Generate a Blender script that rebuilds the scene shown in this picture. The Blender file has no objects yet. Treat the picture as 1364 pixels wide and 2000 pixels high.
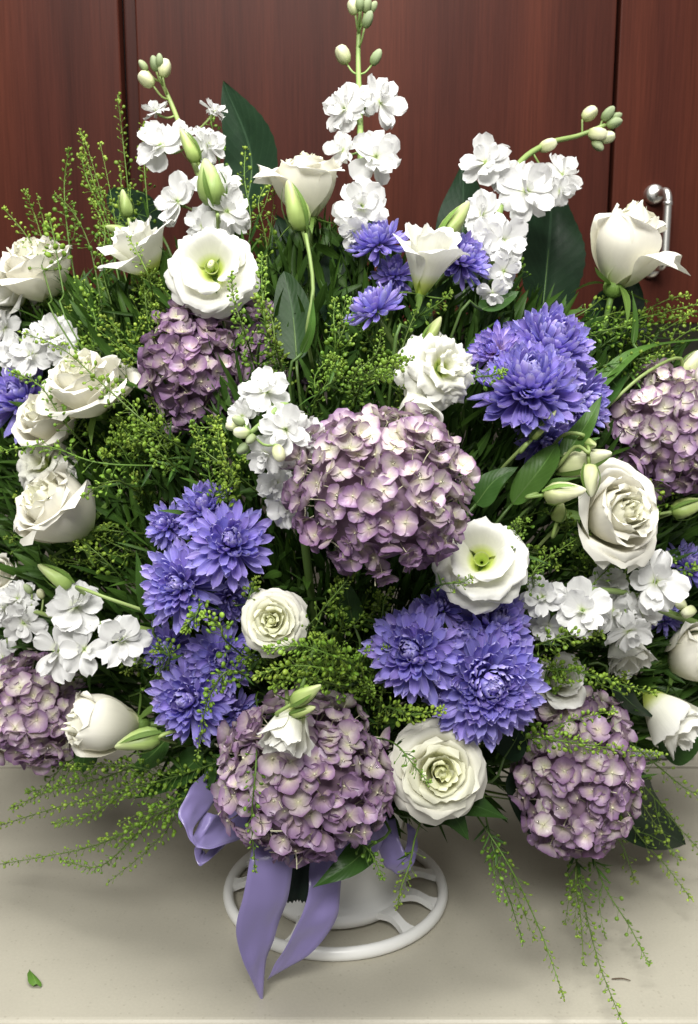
import bpy, math, random
from mathutils import Vector, Matrix, noise as mnoise
PI = math.pi
sin, cos = math.sin, math.cos
R = random.Random(11)
scene = bpy.context.scene
COL = scene.collection

# ------------------------------------------------------------------ camera
F = 1900.0                       # focal length in photo pixels (photo 1364 x 2000)
PITCH = math.radians(10.5)
CAM = Vector((0.0, -0.81, 0.51))
FWD = Vector((0, cos(PITCH), -sin(PITCH)))
UPV = Vector((0, sin(PITCH), cos(PITCH)))
XV = Vector((1, 0, 0))
cam_data = bpy.data.cameras.new('camera')
cam = bpy.data.objects.new('camera', cam_data)
COL.objects.link(cam)
cam.location = CAM
cam.rotation_euler = (PI / 2 - PITCH, 0, 0)
cam_data.sensor_fit = 'VERTICAL'
cam_data.sensor_height = 24.0
cam_data.lens = 12.0 / (1000.0 / F)
cam_data.clip_start, cam_data.clip_end = 0.02, 60
cam_data.dof.use_dof = True
cam_data.dof.focus_distance = 0.68
cam_data.dof.aperture_fstop = 7.5
scene.camera = cam

# ------------------------------------------------------------------ light
world = bpy.data.worlds.new('World')
scene.world = world
world.use_nodes = True
bg = world.node_tree.nodes['Background']
bg.inputs[0].default_value = (1.0, 0.985, 0.95, 1)     # light bounced round the room
bg.inputs[1].default_value = 0.20


def area(name, loc, target, sx, sy, power, col):
    d = bpy.data.lights.new(name, 'AREA')
    d.shape = 'RECTANGLE'
    d.size, d.size_y, d.energy, d.color = sx, sy, power, col
    o = bpy.data.objects.new(name, d)
    COL.objects.link(o)
    o.location = loc
    o.rotation_euler = (Vector(target) - Vector(loc)).to_track_quat('-Z', 'Y').to_euler()
    return o


area('ceiling_lamp', (0.10, -0.42, 1.95), (0.05, -0.02, 0.2), 1.2, 0.45, 33.0, (1.0, 0.985, 0.94))
area('ceiling_lamp', (-0.25, -1.85, 1.85), (0.0, 0.0, 0.2), 1.2, 0.5, 56.0, (1.0, 0.985, 0.94))

scene.view_settings.view_transform = 'Standard'
scene.view_settings.look = 'None'
scene.view_settings.exposure = 0.13
scene.view_settings.gamma = 1.0
scene.cycles.max_bounces = 8
scene.cycles.transparent_max_bounces = 6


# ------------------------------------------------------------------ pixel helpers
def at(px, py, y):
    """The point at world depth y that the photograph shows at pixel (px, py)."""
    d = XV * ((px - 682) / F) + UPV * ((1000 - py) / F) + FWD
    return CAM + d * ((y - CAM.y) / d.y)


def mpp(p):
    return (p - CAM).dot(FWD) / F


def surf(px, py):
    """Depth of the outer surface of the bouquet, a shallow dome."""
    dy = (py - 1050) / (1350 if py > 1050 else 830)
    dx = (px - 690) / 740
    return -0.155 + 0.185 * min(1.25, dx * dx + dy * dy)


def face(r, u, t):
    return (XV * r + UPV * u - FWD * t).normalized()


def frame(loc, z, roll=0.0, s=1.0):
    ref = Vector((0, 0, 1)) if abs(z.z) < 0.94 else Vector((0, -1, 0))
    x = ref.cross(z).normalized()
    y = z.cross(x)
    x2 = x * cos(roll) + y * sin(roll)
    y2 = z.cross(x2)
    m = Matrix((x2, y2, z)).transposed().to_4x4()
    return Matrix.Translation(loc) @ m @ Matrix.Diagonal((s, s, s, 1))


# ------------------------------------------------------------------ mesh helpers
class MB:
    def __init__(self):
        self.v, self.f, self.uv, self.t, self.mi = [], [], [], [], []

    def add(self, v, f, uv=None, tint=0.0, mi=0, M=None):
        b = len(self.v)
        if M is not None:
            v = [M @ Vector(p) for p in v]
        self.v += [tuple(p) for p in v]
        self.f += [tuple(i + b for i in q) for q in f]
        self.uv += uv if uv else [(0.5, 0.5)] * len(v)
        self.t += tint if isinstance(tint, list) else [tint] * len(v)
        self.mi += [mi] * len(f)
        return self

    def mesh(self, name, mats, smooth=True):
        me = bpy.data.meshes.new(name)
        me.from_pydata(self.v, [], self.f)
        ul = me.uv_layers.new(name='UVMap')
        idx = [0] * len(me.loops)
        me.loops.foreach_get('vertex_index', idx)
        flat = []
        for i in idx:
            flat += self.uv[i]
        ul.data.foreach_set('uv', flat)
        at_ = me.attributes.new('tint', 'FLOAT', 'POINT')
        at_.data.foreach_set('value', self.t)
        for m in (mats if isinstance(mats, (list, tuple)) else [mats]):
            me.materials.append(m)
        me.polygons.foreach_set('material_index', self.mi)
        me.polygons.foreach_set('use_smooth', [smooth] * len(me.polygons))
        me.update()
        return me


def ob(name, data, parent=None, M=None, color=None):
    o = bpy.data.objects.new(name, data)
    COL.objects.link(o)
    if parent:
        o.parent = parent
    if M is not None:
        o.matrix_basis = M
    if color:
        o.color = color
    return o


def tag(o, label=None, cat=None, group=None, kind=None):
    for k, v in (('label', label), ('category', cat), ('group', group), ('kind', kind)):
        if v:
            o[k] = v
    return o


def gridf(nu, nv, flip=False):
    f = []
    for j in range(nv):
        for i in range(nu):
            a = j * (nu + 1) + i
            q = (a, a + 1, a + nu + 2, a + nu + 1)
            f.append(q[::-1] if flip else q)
    return f


def gridp(fn, nu, nv):
    """fn(u in -1..1, v in 0..1) -> point."""
    v, uv = [], []
    for j in range(nv + 1):
        for i in range(nu + 1):
            a, b = 2 * i / nu - 1, j / nv
            v.append(fn(a, b))
            uv.append((i / nu, b))
    return v, gridf(nu, nv), uv


def catmull(pts, n):
    pts = [Vector(p) for p in pts]
    if len(pts) == 2:
        return [pts[0].lerp(pts[1], i / n) for i in range(n + 1)]
    P = [pts[0] * 2 - pts[1]] + pts + [pts[-1] * 2 - pts[-2]]
    out, segs = [], len(pts) - 1
    for k in range(n + 1):
        x = k / n * segs
        i = min(int(x), segs - 1)
        t = x - i
        a, b, c, d = P[i:i + 4]
        out.append(0.5 * ((2 * b) + (c - a) * t + (2 * a - 5 * b + 4 * c - d) * t * t + (3 * b - a - 3 * c + d) * t ** 3))
    return out


def tube(pts, rad, sides=5, cap=True):
    n = len(pts)
    rad = rad if isinstance(rad, (list, tuple)) else [rad] * n
    v, f, uv = [], [], []
    prev = None
    for k, p in enumerate(pts):
        d = (pts[min(k + 1, n - 1)] - pts[max(k - 1, 0)])
        d = d.normalized() if d.length > 1e-9 else Vector((0, 0, 1))
        if prev is None:
            prev = d.orthogonal().normalized()
        prev = (prev - d * prev.dot(d))
        prev = prev.normalized() if prev.length > 1e-6 else d.orthogonal().normalized()
        b = d.cross(prev)
        for s in range(sides):
            a = 2 * PI * s / sides
            v.append(p + (prev * cos(a) + b * sin(a)) * rad[k])
            uv.append((s / sides, k / (n - 1)))
    for k in range(n - 1):
        for s in range(sides):
            s2 = (s + 1) % sides
            f.append((k * sides + s, k * sides + s2, (k + 1) * sides + s2, (k + 1) * sides + s))
    if cap:
        f.append(tuple(range(sides))[::-1])
        f.append(tuple(range((n - 1) * sides, n * sides)))
    return v, f, uv


def lathe(profile, sides, ridge=0, ramp=0.0, twist=0.0):
    v, f, uv = [], [], []
    n = len(profile)
    for k, (r, z) in enumerate(profile):
        for s in range(sides):
            a = 2 * PI * s / sides + twist * k / n
            rr = r * (1 + ramp * cos(ridge * 2 * PI * s / sides)) if ridge else r
            v.append((rr * cos(a), rr * sin(a), z))
            uv.append((s / sides, k / (n - 1)))
    for k in range(n - 1):
        for s in range(sides):
            s2 = (s + 1) % sides
            f.append((k * sides + s, k * sides + s2, (k + 1) * sides + s2, (k + 1) * sides + s))
    return v, f, uv


def boxm(mb, x0, x1, y0, y1, z0, z1, mi=0):
    v = [(x0, y0, z0), (x1, y0, z0), (x1, y1, z0), (x0, y1, z0), (x0, y0, z1), (x1, y0, z1), (x1, y1, z1), (x0, y1, z1)]
    mb.add(v, [(0, 3, 2, 1), (4, 5, 6, 7), (0, 1, 5, 4), (1, 2, 6, 5), (2, 3, 7, 6), (3, 0, 4, 7)], mi=mi)
    return mb


def bevel_box(name, x0, x1, y0, y1, z0, z1, mat, w=0.002, seg=2, parent=None):
    import bmesh
    bm = bmesh.new()
    bmesh.ops.create_cube(bm, size=1)
    for v in bm.verts:
        v.co = ((x0 + x1) / 2 + v.co.x * (x1 - x0), (y0 + y1) / 2 + v.co.y * (y1 - y0), (z0 + z1) / 2 + v.co.z * (z1 - z0))
    bmesh.ops.bevel(bm, geom=bm.edges[:], offset=w, segments=seg, affect='EDGES', profile=0.5)
    me = bpy.data.meshes.new(name)
    bm.to_mesh(me)
    bm.free()
    me.materials.append(mat)
    return ob(name, me, parent)


# ------------------------------------------------------------------ materials
def new_mat(name):
    m = bpy.data.materials.new(name)
    m.use_nodes = True
    nt = m.node_tree
    nt.nodes.clear()
    out = nt.nodes.new('ShaderNodeOutputMaterial')
    return m, nt, out


class NT:
    def __init__(self, nt):
        self.nt = nt

    def n(self, typ, **kw):
        nd = self.nt.nodes.new('ShaderNode' + typ)
        for k, v in kw.items():
            if k.startswith('i_'):
                nd.inputs[k[2:].replace('_', ' ')].default_value = v
            else:
                setattr(nd, k, v)
        return nd

    def l(self, a, b):
        self.nt.links.new(a, b)

    def ramp(self, fac, stops):
        r = self.n('ValToRGB')
        e = r.color_ramp.elements
        while len(e) < len(stops):
            e.new(0.5)
        for el, (p, c) in zip(e, stops):
            el.position = p
            el.color = (*c, 1)
        self.l(fac, r.inputs[0])
        return r.outputs[0]

    def mix(self, fac, a, b, mode='MIX'):
        m = self.n('Mix', data_type='RGBA', blend_type=mode)
        for s, x in ((0, fac), (6, a), (7, b)):
            if hasattr(x, 'links') or hasattr(x, 'is_linked'):
                self.l(x, m.inputs[s])
            elif isinstance(x, tuple):
                m.inputs[s].default_value = (*x, 1)
            else:
                m.inputs[s].default_value = x
        return m.outputs[2]

    def math(self, op, a, b=0.0, clamp=False):
        m = self.n('Math', operation=op, use_clamp=clamp)
        for s, x in ((0, a), (1, b)):
            if hasattr(x, 'is_linked'):
                self.l(x, m.inputs[s])
            else:
                m.inputs[s].default_value = x
        return m.outputs[0]

    def noise(self, scale, detail=3.0, rough=0.5, vec=None):
        x = self.n('TexNoise')
        x.inputs['Scale'].default_value = scale
        x.inputs['Detail'].default_value = detail
        x.inputs['Roughness'].default_value = rough
        if vec is not None:
            self.l(vec, x.inputs['Vector'])
        return x.outputs['Fac']


def petal_mat(name, stops, rough=0.5, transl=0.25, var=0.12, vein=0.10, hue=0.01, tint=None, spec=0.4, gloss_noise=0.0, bump=0.25, veinscale=(16, 1.2), obj=None, lit_margin=None):
    """A thin petal: colour along its length (UV v), faint veins, a little light let through."""
    m, nt, out = new_mat(name)
    g = NT(nt)
    uv = g.n('UVMap')
    sep = g.n('SeparateXYZ')
    g.l(uv.outputs[0], sep.inputs[0])
    col = g.ramp(sep.outputs[1], stops)
    info = g.n('ObjectInfo')
    if obj:                                   # object colour R: share of the second ramp, pigment plus painted top light
        osep = g.n('SeparateColor')
        g.l(info.outputs['Color'], osep.inputs[0])
        col = g.mix(osep.outputs[0], col, g.ramp(sep.outputs[1], obj))
        col = g.mix(osep.outputs[1], col, (0.16, 0.065, 0.17))
    if lit_margin:                                # a paler rim along both edges: pale reverse plus caught light, painted in
        ab = g.math('ABSOLUTE', g.math('SUBTRACT', sep.outputs[0], 0.5))
        col = g.mix(g.math('MULTIPLY', g.math('POWER', g.math('MULTIPLY', ab, 2.0), 4.0), 0.6), col, lit_margin)
    if tint:
        at_ = g.n('Attribute', attribute_name='tint')
        col = g.mix(at_.outputs['Fac'], col, tint, 'MIX')
    mp = g.n('Mapping')
    mp.inputs['Scale'].default_value = (veinscale[0], veinscale[1], 1)
    g.l(uv.outputs[0], mp.inputs[0])
    ad = g.n('VectorMath', operation='ADD')
    cx = g.n('CombineXYZ')
    g.l(info.outputs['Random'], cx.inputs[2])
    sc_ = g.n('VectorMath', operation='SCALE')
    sc_.inputs['Scale'].default_value = 37.0
    g.l(cx.outputs[0], sc_.inputs[0])
    g.l(mp.outputs[0], ad.inputs[0])
    g.l(sc_.outputs[0], ad.inputs[1])
    nz = g.noise(1.0, 3.0, 0.6, ad.outputs[0])
    hs = g.n('HueSaturation')
    val = g.math('ADD', g.math('MULTIPLY', g.math('SUBTRACT', info.outputs['Random'], 0.5), var * 2), 1.0)
    val = g.math('ADD', val, g.math('MULTIPLY', g.math('SUBTRACT', nz, 0.5), vein * 2))
    g.l(val, hs.inputs['Value'])
    g.l(g.math('ADD', g.math('MULTIPLY', g.math('SUBTRACT', g.math('FRACT', g.math('MULTIPLY', info.outputs['Random'], 7.31)), 0.5), hue * 2), 0.5), hs.inputs['Hue'])
    g.l(col, hs.inputs['Color'])
    p = g.n('BsdfPrincipled')
    p.inputs['Roughness'].default_value = rough
    p.inputs['Specular IOR Level'].default_value = spec
    g.l(hs.outputs[0], p.inputs['Base Color'])
    bp = g.n('Bump')
    bp.inputs['Strength'].default_value = bump
    bp.inputs['Distance'].default_value = 0.0006
    g.l(nz, bp.inputs['Height'])
    g.l(bp.outputs[0], p.inputs['Normal'])
    if transl > 0:
        tr = g.n('BsdfTranslucent')
        g.l(hs.outputs[0], tr.inputs['Color'])
        mx = g.n('MixShader')
        mx.inputs[0].default_value = transl
        g.l(p.outputs[0], mx.inputs[1])
        g.l(tr.outputs[0], mx.inputs[2])
        g.l(mx.outputs[0], out.inputs[0])
    else:
        g.l(p.outputs[0], out.inputs[0])
    return m


def plain(name, col, rough=0.5, metallic=0.0, noise_amt=0.0, nscale=60, spec=0.5, var=0.0, bump=0.0):
    m, nt, out = new_mat(name)
    g = NT(nt)
    p = g.n('BsdfPrincipled')
    p.inputs['Roughness'].default_value = rough
    p.inputs['Metallic'].default_value = metallic
    p.inputs['Specular IOR Level'].default_value = spec
    c = g.n('RGB')
    c.outputs[0].default_value = (*col, 1)
    cur = c.outputs[0]
    tc = g.n('TexCoord')
    nz = g.noise(nscale, 4, 0.6, tc.outputs['Object'])
    info = g.n('ObjectInfo')
    hs = g.n('HueSaturation')
    g.l(cur, hs.inputs['Color'])
    v = g.math('ADD', g.math('MULTIPLY', g.math('SUBTRACT', nz, 0.5), noise_amt * 2), 1.0)
    v = g.math('ADD', v, g.math('MULTIPLY', g.math('SUBTRACT', info.outputs['Random'], 0.5), var * 2))
    g.l(v, hs.inputs['Value'])
    g.l(hs.outputs[0], p.inputs['Base Color'])
    if bump:
        b = g.n('Bump')
        b.inputs['Strength'].default_value = bump
        b.inputs['Distance'].default_value = 0.001
        g.l(nz, b.inputs['Height'])
        g.l(b.outputs[0], p.inputs['Normal'])
    g.l(p.outputs[0], out.inputs[0])
    return m


def leaf_mat(name, dark, light, rough=0.38, transl=0.12):
    m, nt, out = new_mat(name)
    g = NT(nt)
    uv = g.n('UVMap')
    sep = g.n('SeparateXYZ')
    g.l(uv.outputs[0], sep.inputs[0])
    d = g.math('ABSOLUTE', g.math('SUBTRACT', sep.outputs[0], 0.5))
    mid = g.math('LESS_THAN', d, 0.022)
    tc = g.n('TexCoord')
    nz = g.noise(55, 4, 0.6, tc.outputs['Object'])
    info = g.n('ObjectInfo')
    wv = g.math('SINE', g.math('ADD', g.math('MULTIPLY', sep.outputs[1], 62.0), g.math('MULTIPLY', d, -40.0)))
    vein = g.math('MULTIPLY', g.math('GREATER_THAN', wv, 0.94), 0.10)
    col = g.mix(nz, dark, light)
    col = g.mix(g.math('ADD', g.math('MULTIPLY', mid, 0.45), vein, True), col, tuple(min(1, c * 1.8 + 0.012) for c in light))
    hs = g.n('HueSaturation')
    g.l(col, hs.inputs['Color'])
    g.l(g.math('ADD', g.math('MULTIPLY', info.outputs['Random'], 0.5), 0.75), hs.inputs['Value'])
    p = g.n('BsdfPrincipled')
    p.inputs['Roughness'].default_value = rough
    p.inputs['Specular IOR Level'].default_value = 0.14 if name == 'dark_leaf' else 0.22
    g.l(hs.outputs[0], p.inputs['Base Color'])
    b = g.n('Bump')
    b.inputs['Strength'].default_value = 0.35
    b.inputs['Distance'].default_value = 0.0012
    g.l(g.math('ADD', g.math('MULTIPLY', wv, 0.05), nz), b.inputs['Height'])
    g.l(b.outputs[0], p.inputs['Normal'])
    tr = g.n('BsdfTranslucent')
    g.l(hs.outputs[0], tr.inputs['Color'])
    mx = g.n('MixShader')
    mx.inputs[0].default_value = transl
    g.l(p.outputs[0], mx.inputs[1])
    g.l(tr.outputs[0], mx.inputs[2])
    g.l(mx.outputs[0], out.inputs[0])
    return m


M = {}
M['mum'] = petal_mat('mum_petal', [(0.0, (0.22, 0.165, 0.45)), (0.35, (0.27, 0.22, 0.63)), (0.8, (0.365, 0.31, 0.75)), (1.0, (0.60, 0.55, 0.89))], rough=0.42, transl=0.22, var=0.16, vein=0.22, hue=0.012, veinscale=(9, 0.8), lit_margin=(0.50, 0.46, 0.88))
M['mum_pale'] = petal_mat('pale_mum_petal', [(0.0, (0.80, 0.62, 0.72)), (0.45, (0.55, 0.45, 0.80)), (1.0, (0.30, 0.25, 0.80))], rough=0.42, transl=0.22, var=0.12, vein=0.2, veinscale=(9, 0.8))
M['rose'] = petal_mat('rose_petal', [(0.0, (0.62, 0.66, 0.34)), (0.22, (0.80, 0.78, 0.62)), (0.7, (0.92, 0.895, 0.80)), (1.0, (0.94, 0.92, 0.835))], rough=0.45, transl=0.2, var=0.03, vein=0.05, hue=0.004, tint=(0.80, 0.82, 0.48), spec=0.4, bump=0.15, veinscale=(22, 1.0))
M['lisi'] = petal_mat('lisianthus_petal', [(0.0, (0.36, 0.50, 0.04)), (0.16, (0.58, 0.67, 0.18)), (0.32, (0.84, 0.84, 0.72)), (1.0, (0.88, 0.875, 0.84))], rough=0.45, transl=0.22, var=0.03, vein=0.06, hue=0.004, tint=(0.82, 0.83, 0.60), spec=0.4, bump=0.3, veinscale=(26, 1.0))
M['stock'] = petal_mat('stock_petal', [(0.0, (0.55, 0.66, 0.28)), (0.12, (0.80, 0.82, 0.70)), (0.3, (0.82, 0.82, 0.81)), (1.0, (0.84, 0.84, 0.835))], rough=0.45, transl=0.28, var=0.04, vein=0.05, hue=0.002, spec=0.4, bump=0.4, veinscale=(10, 2.0))
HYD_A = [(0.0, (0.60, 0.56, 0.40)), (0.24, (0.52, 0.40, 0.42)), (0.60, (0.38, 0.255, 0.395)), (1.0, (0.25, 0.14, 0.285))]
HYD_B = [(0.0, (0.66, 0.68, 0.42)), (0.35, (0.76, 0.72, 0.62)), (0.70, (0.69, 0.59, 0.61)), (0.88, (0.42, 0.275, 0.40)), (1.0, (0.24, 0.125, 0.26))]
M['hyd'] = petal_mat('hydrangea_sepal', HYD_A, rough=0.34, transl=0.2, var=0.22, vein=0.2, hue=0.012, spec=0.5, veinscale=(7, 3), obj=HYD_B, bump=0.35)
M['hyd_core'] = plain('hydrangea_stalks', (0.24, 0.155, 0.22), 0.7, noise_amt=0.4, nscale=90)
M['twig'] = plain('brown_twig', (0.09, 0.06, 0.035), 0.7)
M['bead'] = plain('floret_bead', (0.62, 0.60, 0.42), 0.4)
M['stem'] = petal_mat('green_stem', [(0.0, (0.07, 0.13, 0.03)), (1.0, (0.13, 0.22, 0.05))], rough=0.45, transl=0.0, var=0.2, vein=0.2, veinscale=(4, 12))
M['stem_pale'] = petal_mat('pale_stem', [(0.0, (0.22, 0.32, 0.08)), (1.0, (0.30, 0.40, 0.14))], rough=0.45, transl=0.0, var=0.15, vein=0.2, veinscale=(4, 12))
M['sepal'] = leaf_mat('green_sepal', (0.10, 0.19, 0.035), (0.20, 0.32, 0.07), 0.45, 0.15)
M['bud'] = petal_mat('green_bud', [(0.0, (0.22, 0.34, 0.07)), (0.5, (0.42, 0.53, 0.18)), (1.0, (0.66, 0.70, 0.40))], rough=0.42, transl=0.1, var=0.15, vein=0.3, veinscale=(12, 0.8))
M['bud_cream'] = petal_mat('cream_bud', [(0.0, (0.36, 0.46, 0.14)), (0.35, (0.66, 0.70, 0.40)), (1.0, (0.82, 0.82, 0.62))], rough=0.42, transl=0.15, var=0.08, vein=0.22, veinscale=(12, 0.8))
M['bud_grey'] = petal_mat('grey_bud', [(0.0, (0.22, 0.30, 0.10)), (0.6, (0.30, 0.36, 0.20)), (1.0, (0.45, 0.50, 0.32))], rough=0.6, transl=0.05, var=0.2, vein=0.3, veinscale=(8, 0.8))
M['leaf_dark'] = leaf_mat('dark_leaf', (0.006, 0.016, 0.008), (0.012, 0.030, 0.013), 0.42, 0.05)
M['leaf_mid'] = leaf_mat('mid_leaf', (0.020, 0.055, 0.012), (0.045, 0.105, 0.022), 0.36, 0.12)
M['leaf_bright'] = leaf_mat('bright_leaf', (0.05, 0.115, 0.02), (0.09, 0.19, 0.035), 0.38, 0.18)
M['leaf_deep'] = leaf_mat('deep_leaf', (0.010, 0.030, 0.008), (0.022, 0.058, 0.014), 0.42, 0.08)
M['foliage_bright'] = leaf_mat('bright_foliage', (0.05, 0.12, 0.018), (0.10, 0.20, 0.032), 0.42, 0.18)
M['foliage'] = leaf_mat('fine_foliage', (0.027, 0.068, 0.012), (0.072, 0.155, 0.026), 0.42, 0.15)
M['pod'] = petal_mat('seed_pod', [(0.0, (0.10, 0.19, 0.018)), (0.5, (0.165, 0.29, 0.028)), (1.0, (0.29, 0.43, 0.06))], rough=0.42, transl=0.15, var=0.25, vein=0.5, veinscale=(1, 8), hue=0.015)
M['sprig_stem'] = petal_mat('sprig_stem', [(0.0, (0.07, 0.13, 0.02)), (1.0, (0.14, 0.24, 0.03))], rough=0.5, transl=0.0, var=0.3, vein=0.2)
M['plastic'] = plain('white_plastic', (0.84, 0.84, 0.82), 0.32, noise_amt=0.04, nscale=30, spec=0.5)
M['foam'] = plain('green_foam', (0.02, 0.05, 0.025), 0.95, noise_amt=0.4, nscale=200, bump=0.5)
M['cloth'] = plain('dark_green_cloth', (0.008, 0.022, 0.013), 0.8, noise_amt=0.4, nscale=300, bump=0.4)
M['steel'] = plain('brushed_steel', (0.78, 0.77, 0.74), 0.36, 1.0, noise_amt=0.05, nscale=120)
M['black'] = plain('dark_gap', (0.010, 0.006, 0.005), 0.8)
M['grey_plastic'] = plain('pale_grey_plastic', (0.46, 0.47, 0.50), 0.35)
M['dark_plastic'] = plain('dark_plastic', (0.03, 0.03, 0.035), 0.4)
M['cut_green'] = leaf_mat('fallen_leaf', (0.05, 0.12, 0.02), (0.10, 0.20, 0.03), 0.45, 0.1)


def wood_mat():
    m, nt, out = new_mat('mahogany')
    g = NT(nt)
    tc = g.n('TexCoord')
    info = g.n('ObjectInfo')
    cx = g.n('CombineXYZ')
    g.l(g.math('MULTIPLY', info.outputs['Random'], 9.0), cx.inputs[0])
    ad = g.n('VectorMath', operation='ADD')
    g.l(tc.outputs['Object'], ad.inputs[0])
    g.l(cx.outputs[0], ad.inputs[1])

    def stretched(sx, sz):
        mp = g.n('Mapping')
        mp.inputs['Scale'].default_value = (sx, 1, sz)
        g.l(ad.outputs[0], mp.inputs[0])
        return mp.outputs[0]
    broad = g.noise(1.0, 3, 0.55, stretched(13, 0.7))
    mid = g.noise(1.0, 4, 0.6, stretched(60, 1.6))
    fine = g.noise(1.0, 3, 0.7, stretched(520, 14))
    col = g.ramp(broad, [(0.28, (0.030, 0.0084, 0.0060)), (0.50, (0.048, 0.0126, 0.0083)), (0.72, (0.076, 0.0198, 0.0112))])
    hs = g.n('HueSaturation')
    g.l(col, hs.inputs['Color'])
    v = g.math('ADD', g.math('MULTIPLY', g.math('SUBTRACT', mid, 0.5), 0.55), 1.0)
    v = g.math('ADD', v, g.math('MULTIPLY', g.math('SUBTRACT', fine, 0.5), 0.85))
    g.l(v, hs.inputs['Value'])
    p = g.n('BsdfPrincipled')
    g.l(hs.outputs[0], p.inputs['Base Color'])
    p.inputs['Roughness'].default_value = 0.38
    p.inputs['Specular IOR Level'].default_value = 0.09
    b = g.n('Bump')
    b.inputs['Strength'].default_value = 0.12
    b.inputs['Distance'].default_value = 0.0005
    g.l(fine, b.inputs['Height'])
    g.l(b.outputs[0], p.inputs['Normal'])
    g.l(p.outputs[0], out.inputs[0])
    return m


def counter_mat(name, base=(0.44, 0.415, 0.342)):
    m, nt, out = new_mat(name)
    g = NT(nt)
    tc = g.n('TexCoord')
    o = tc.outputs['Object']
    big = g.noise(9, 4, 0.6, o)
    grain = g.noise(420, 3, 0.75, o)
    vor = g.n('TexVoronoi', feature='F1')
    vor.inputs['Scale'].default_value = 300
    g.l(o, vor.inputs['Vector'])
    rnd = g.n('SeparateColor')
    g.l(vor.outputs['Color'], rnd.inputs[0])
    speck = g.math('MULTIPLY', g.math('LESS_THAN', vor.outputs['Distance'], 0.30), g.math('GREATER_THAN', rnd.outputs[0], 0.87))
    v = g.math('ADD', g.math('MULTIPLY', g.math('SUBTRACT', big, 0.5), 0.22), 1.0)
    v = g.math('ADD', v, g.math('MULTIPLY', g.math('SUBTRACT', grain, 0.5), 0.22))
    hs = g.n('HueSaturation')
    hs.inputs['Color'].default_value = (*base, 1)
    g.l(v, hs.inputs['Value'])
    col = g.mix(g.math('MULTIPLY', speck, 0.30), hs.outputs[0], (0.27, 0.24, 0.185))
    p = g.n('BsdfPrincipled')
    g.l(col, p.inputs['Base Color'])
    p.inputs['Roughness'].default_value = 0.36
    p.inputs['Specular IOR Level'].default_value = 0.4
    b = g.n('Bump')
    b.inputs['Strength'].default_value = 0.06
    b.inputs['Distance'].default_value = 0.0006
    g.l(grain, b.inputs['Height'])
    g.l(b.outputs[0], p.inputs['Normal'])
    g.l(p.outputs[0], out.inputs[0])
    return m


def satin_mat():
    m, nt, out = new_mat('lavender_satin')
    g = NT(nt)
    uv = g.n('UVMap')
    mp = g.n('Mapping')
    mp.inputs['Scale'].default_value = (3, 500, 1)
    g.l(uv.outputs[0], mp.inputs[0])
    nz = g.noise(1.0, 2, 0.5, mp.outputs[0])
    p = g.n('BsdfPrincipled')
    p.inputs['Base Color'].default_value = (0.265, 0.22, 0.47, 1)
    p.inputs['Roughness'].default_value = 0.30
    p.inputs['Specular IOR Level'].default_value = 0.75
    p.inputs['Sheen Weight'].default_value = 0.5
    p.inputs['Sheen Tint'].default_value = (0.70, 0.66, 1.0, 1)
    p.inputs['Anisotropic'].default_value = 0.5
    b = g.n('Bump')
    b.inputs['Strength'].default_value = 0.08
    b.inputs['Distance'].default_value = 0.0003
    g.l(nz, b.inputs['Height'])
    g.l(b.outputs[0], p.inputs['Normal'])
    tr = g.n('BsdfTranslucent')
    tr.inputs['Color'].default_value = (0.24, 0.19, 0.50, 1)
    mx = g.n('MixShader')
    mx.inputs[0].default_value = 0.12
    g.l(p.outputs[0], mx.inputs[1])
    g.l(tr.outputs[0], mx.inputs[2])
    g.l(mx.outputs[0], out.inputs[0])
    return m


def water_mat():
    m, nt, out = new_mat('water_drop')
    g = NT(nt)
    p = g.n('BsdfPrincipled')
    p.inputs['Base Color'].default_value = (1, 1, 1, 1)
    p.inputs['Roughness'].default_value = 0.03
    p.inputs['IOR'].default_value = 1.33
    p.inputs['Transmission Weight'].default_value = 1.0
    p.inputs['Specular IOR Level'].default_value = 0.8
    g.l(p.outputs[0], out.inputs[0])
    return m


M['wood'] = wood_mat()
M['counter'] = counter_mat('beige_laminate')
M['splash'] = counter_mat('shaded_backsplash', (0.20, 0.18, 0.15))  # counter laminate darkened, the cabinet's shade put into its colour
M['satin'] = satin_mat()
M['water'] = water_mat()

# ------------------------------------------------------------------ setting: counter, backsplash, wall cabinet
FRONT = at(682, 1991, 0)  # recomputed below on z = 0


def on_counter(px, py, z=0.0):
    d = XV * ((px - 682) / F) + UPV * ((1000 - py) / F) + FWD
    return CAM + d * ((z - CAM.z) / d.z)


yf = on_counter(682, 1997).y
WALL_Y, CAB_Y = 0.36, 0.24
seam = on_counter(40, 1497).y
c1 = bevel_box('countertop', -1.3, 1.3, yf, seam - 0.0006, -0.038, 0.0, M['counter'], 0.006, 4)
tag(c1, kind='structure')
c1b = bevel_box('countertop', -1.3, 1.3, seam + 0.0006, WALL_Y - 0.0003, -0.038, 0.0003, M['counter'], 0.0006, 1)
tag(c1b, kind='structure')
bs = bevel_box('wall', -1.3, 1.3, WALL_Y, WALL_Y + 0.03, -0.04, 1.4, M['splash'], 0.001, 1)
tag(bs, kind='structure')

zb = at(1340, 632, CAB_Y).z
cabinet = bpy.data.objects.new('wall_cabinet', None)
COL.objects.link(cabinet)
cabinet.location = (0, CAB_Y + 0.06, zb)
tag(cabinet, 'dark reddish mahogany wall cabinet with three doors behind the bouquet', 'cabinet')
inv = Matrix.Translation(-cabinet.location)


def cab_part(name, x0, x1, y0, y1, z0, z1, mat, w=0.0015):
    o = bevel_box(name, x0, x1, y0, y1, z0, z1, mat, w, 2, cabinet)
    o.matrix_basis = inv
    return o


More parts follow.
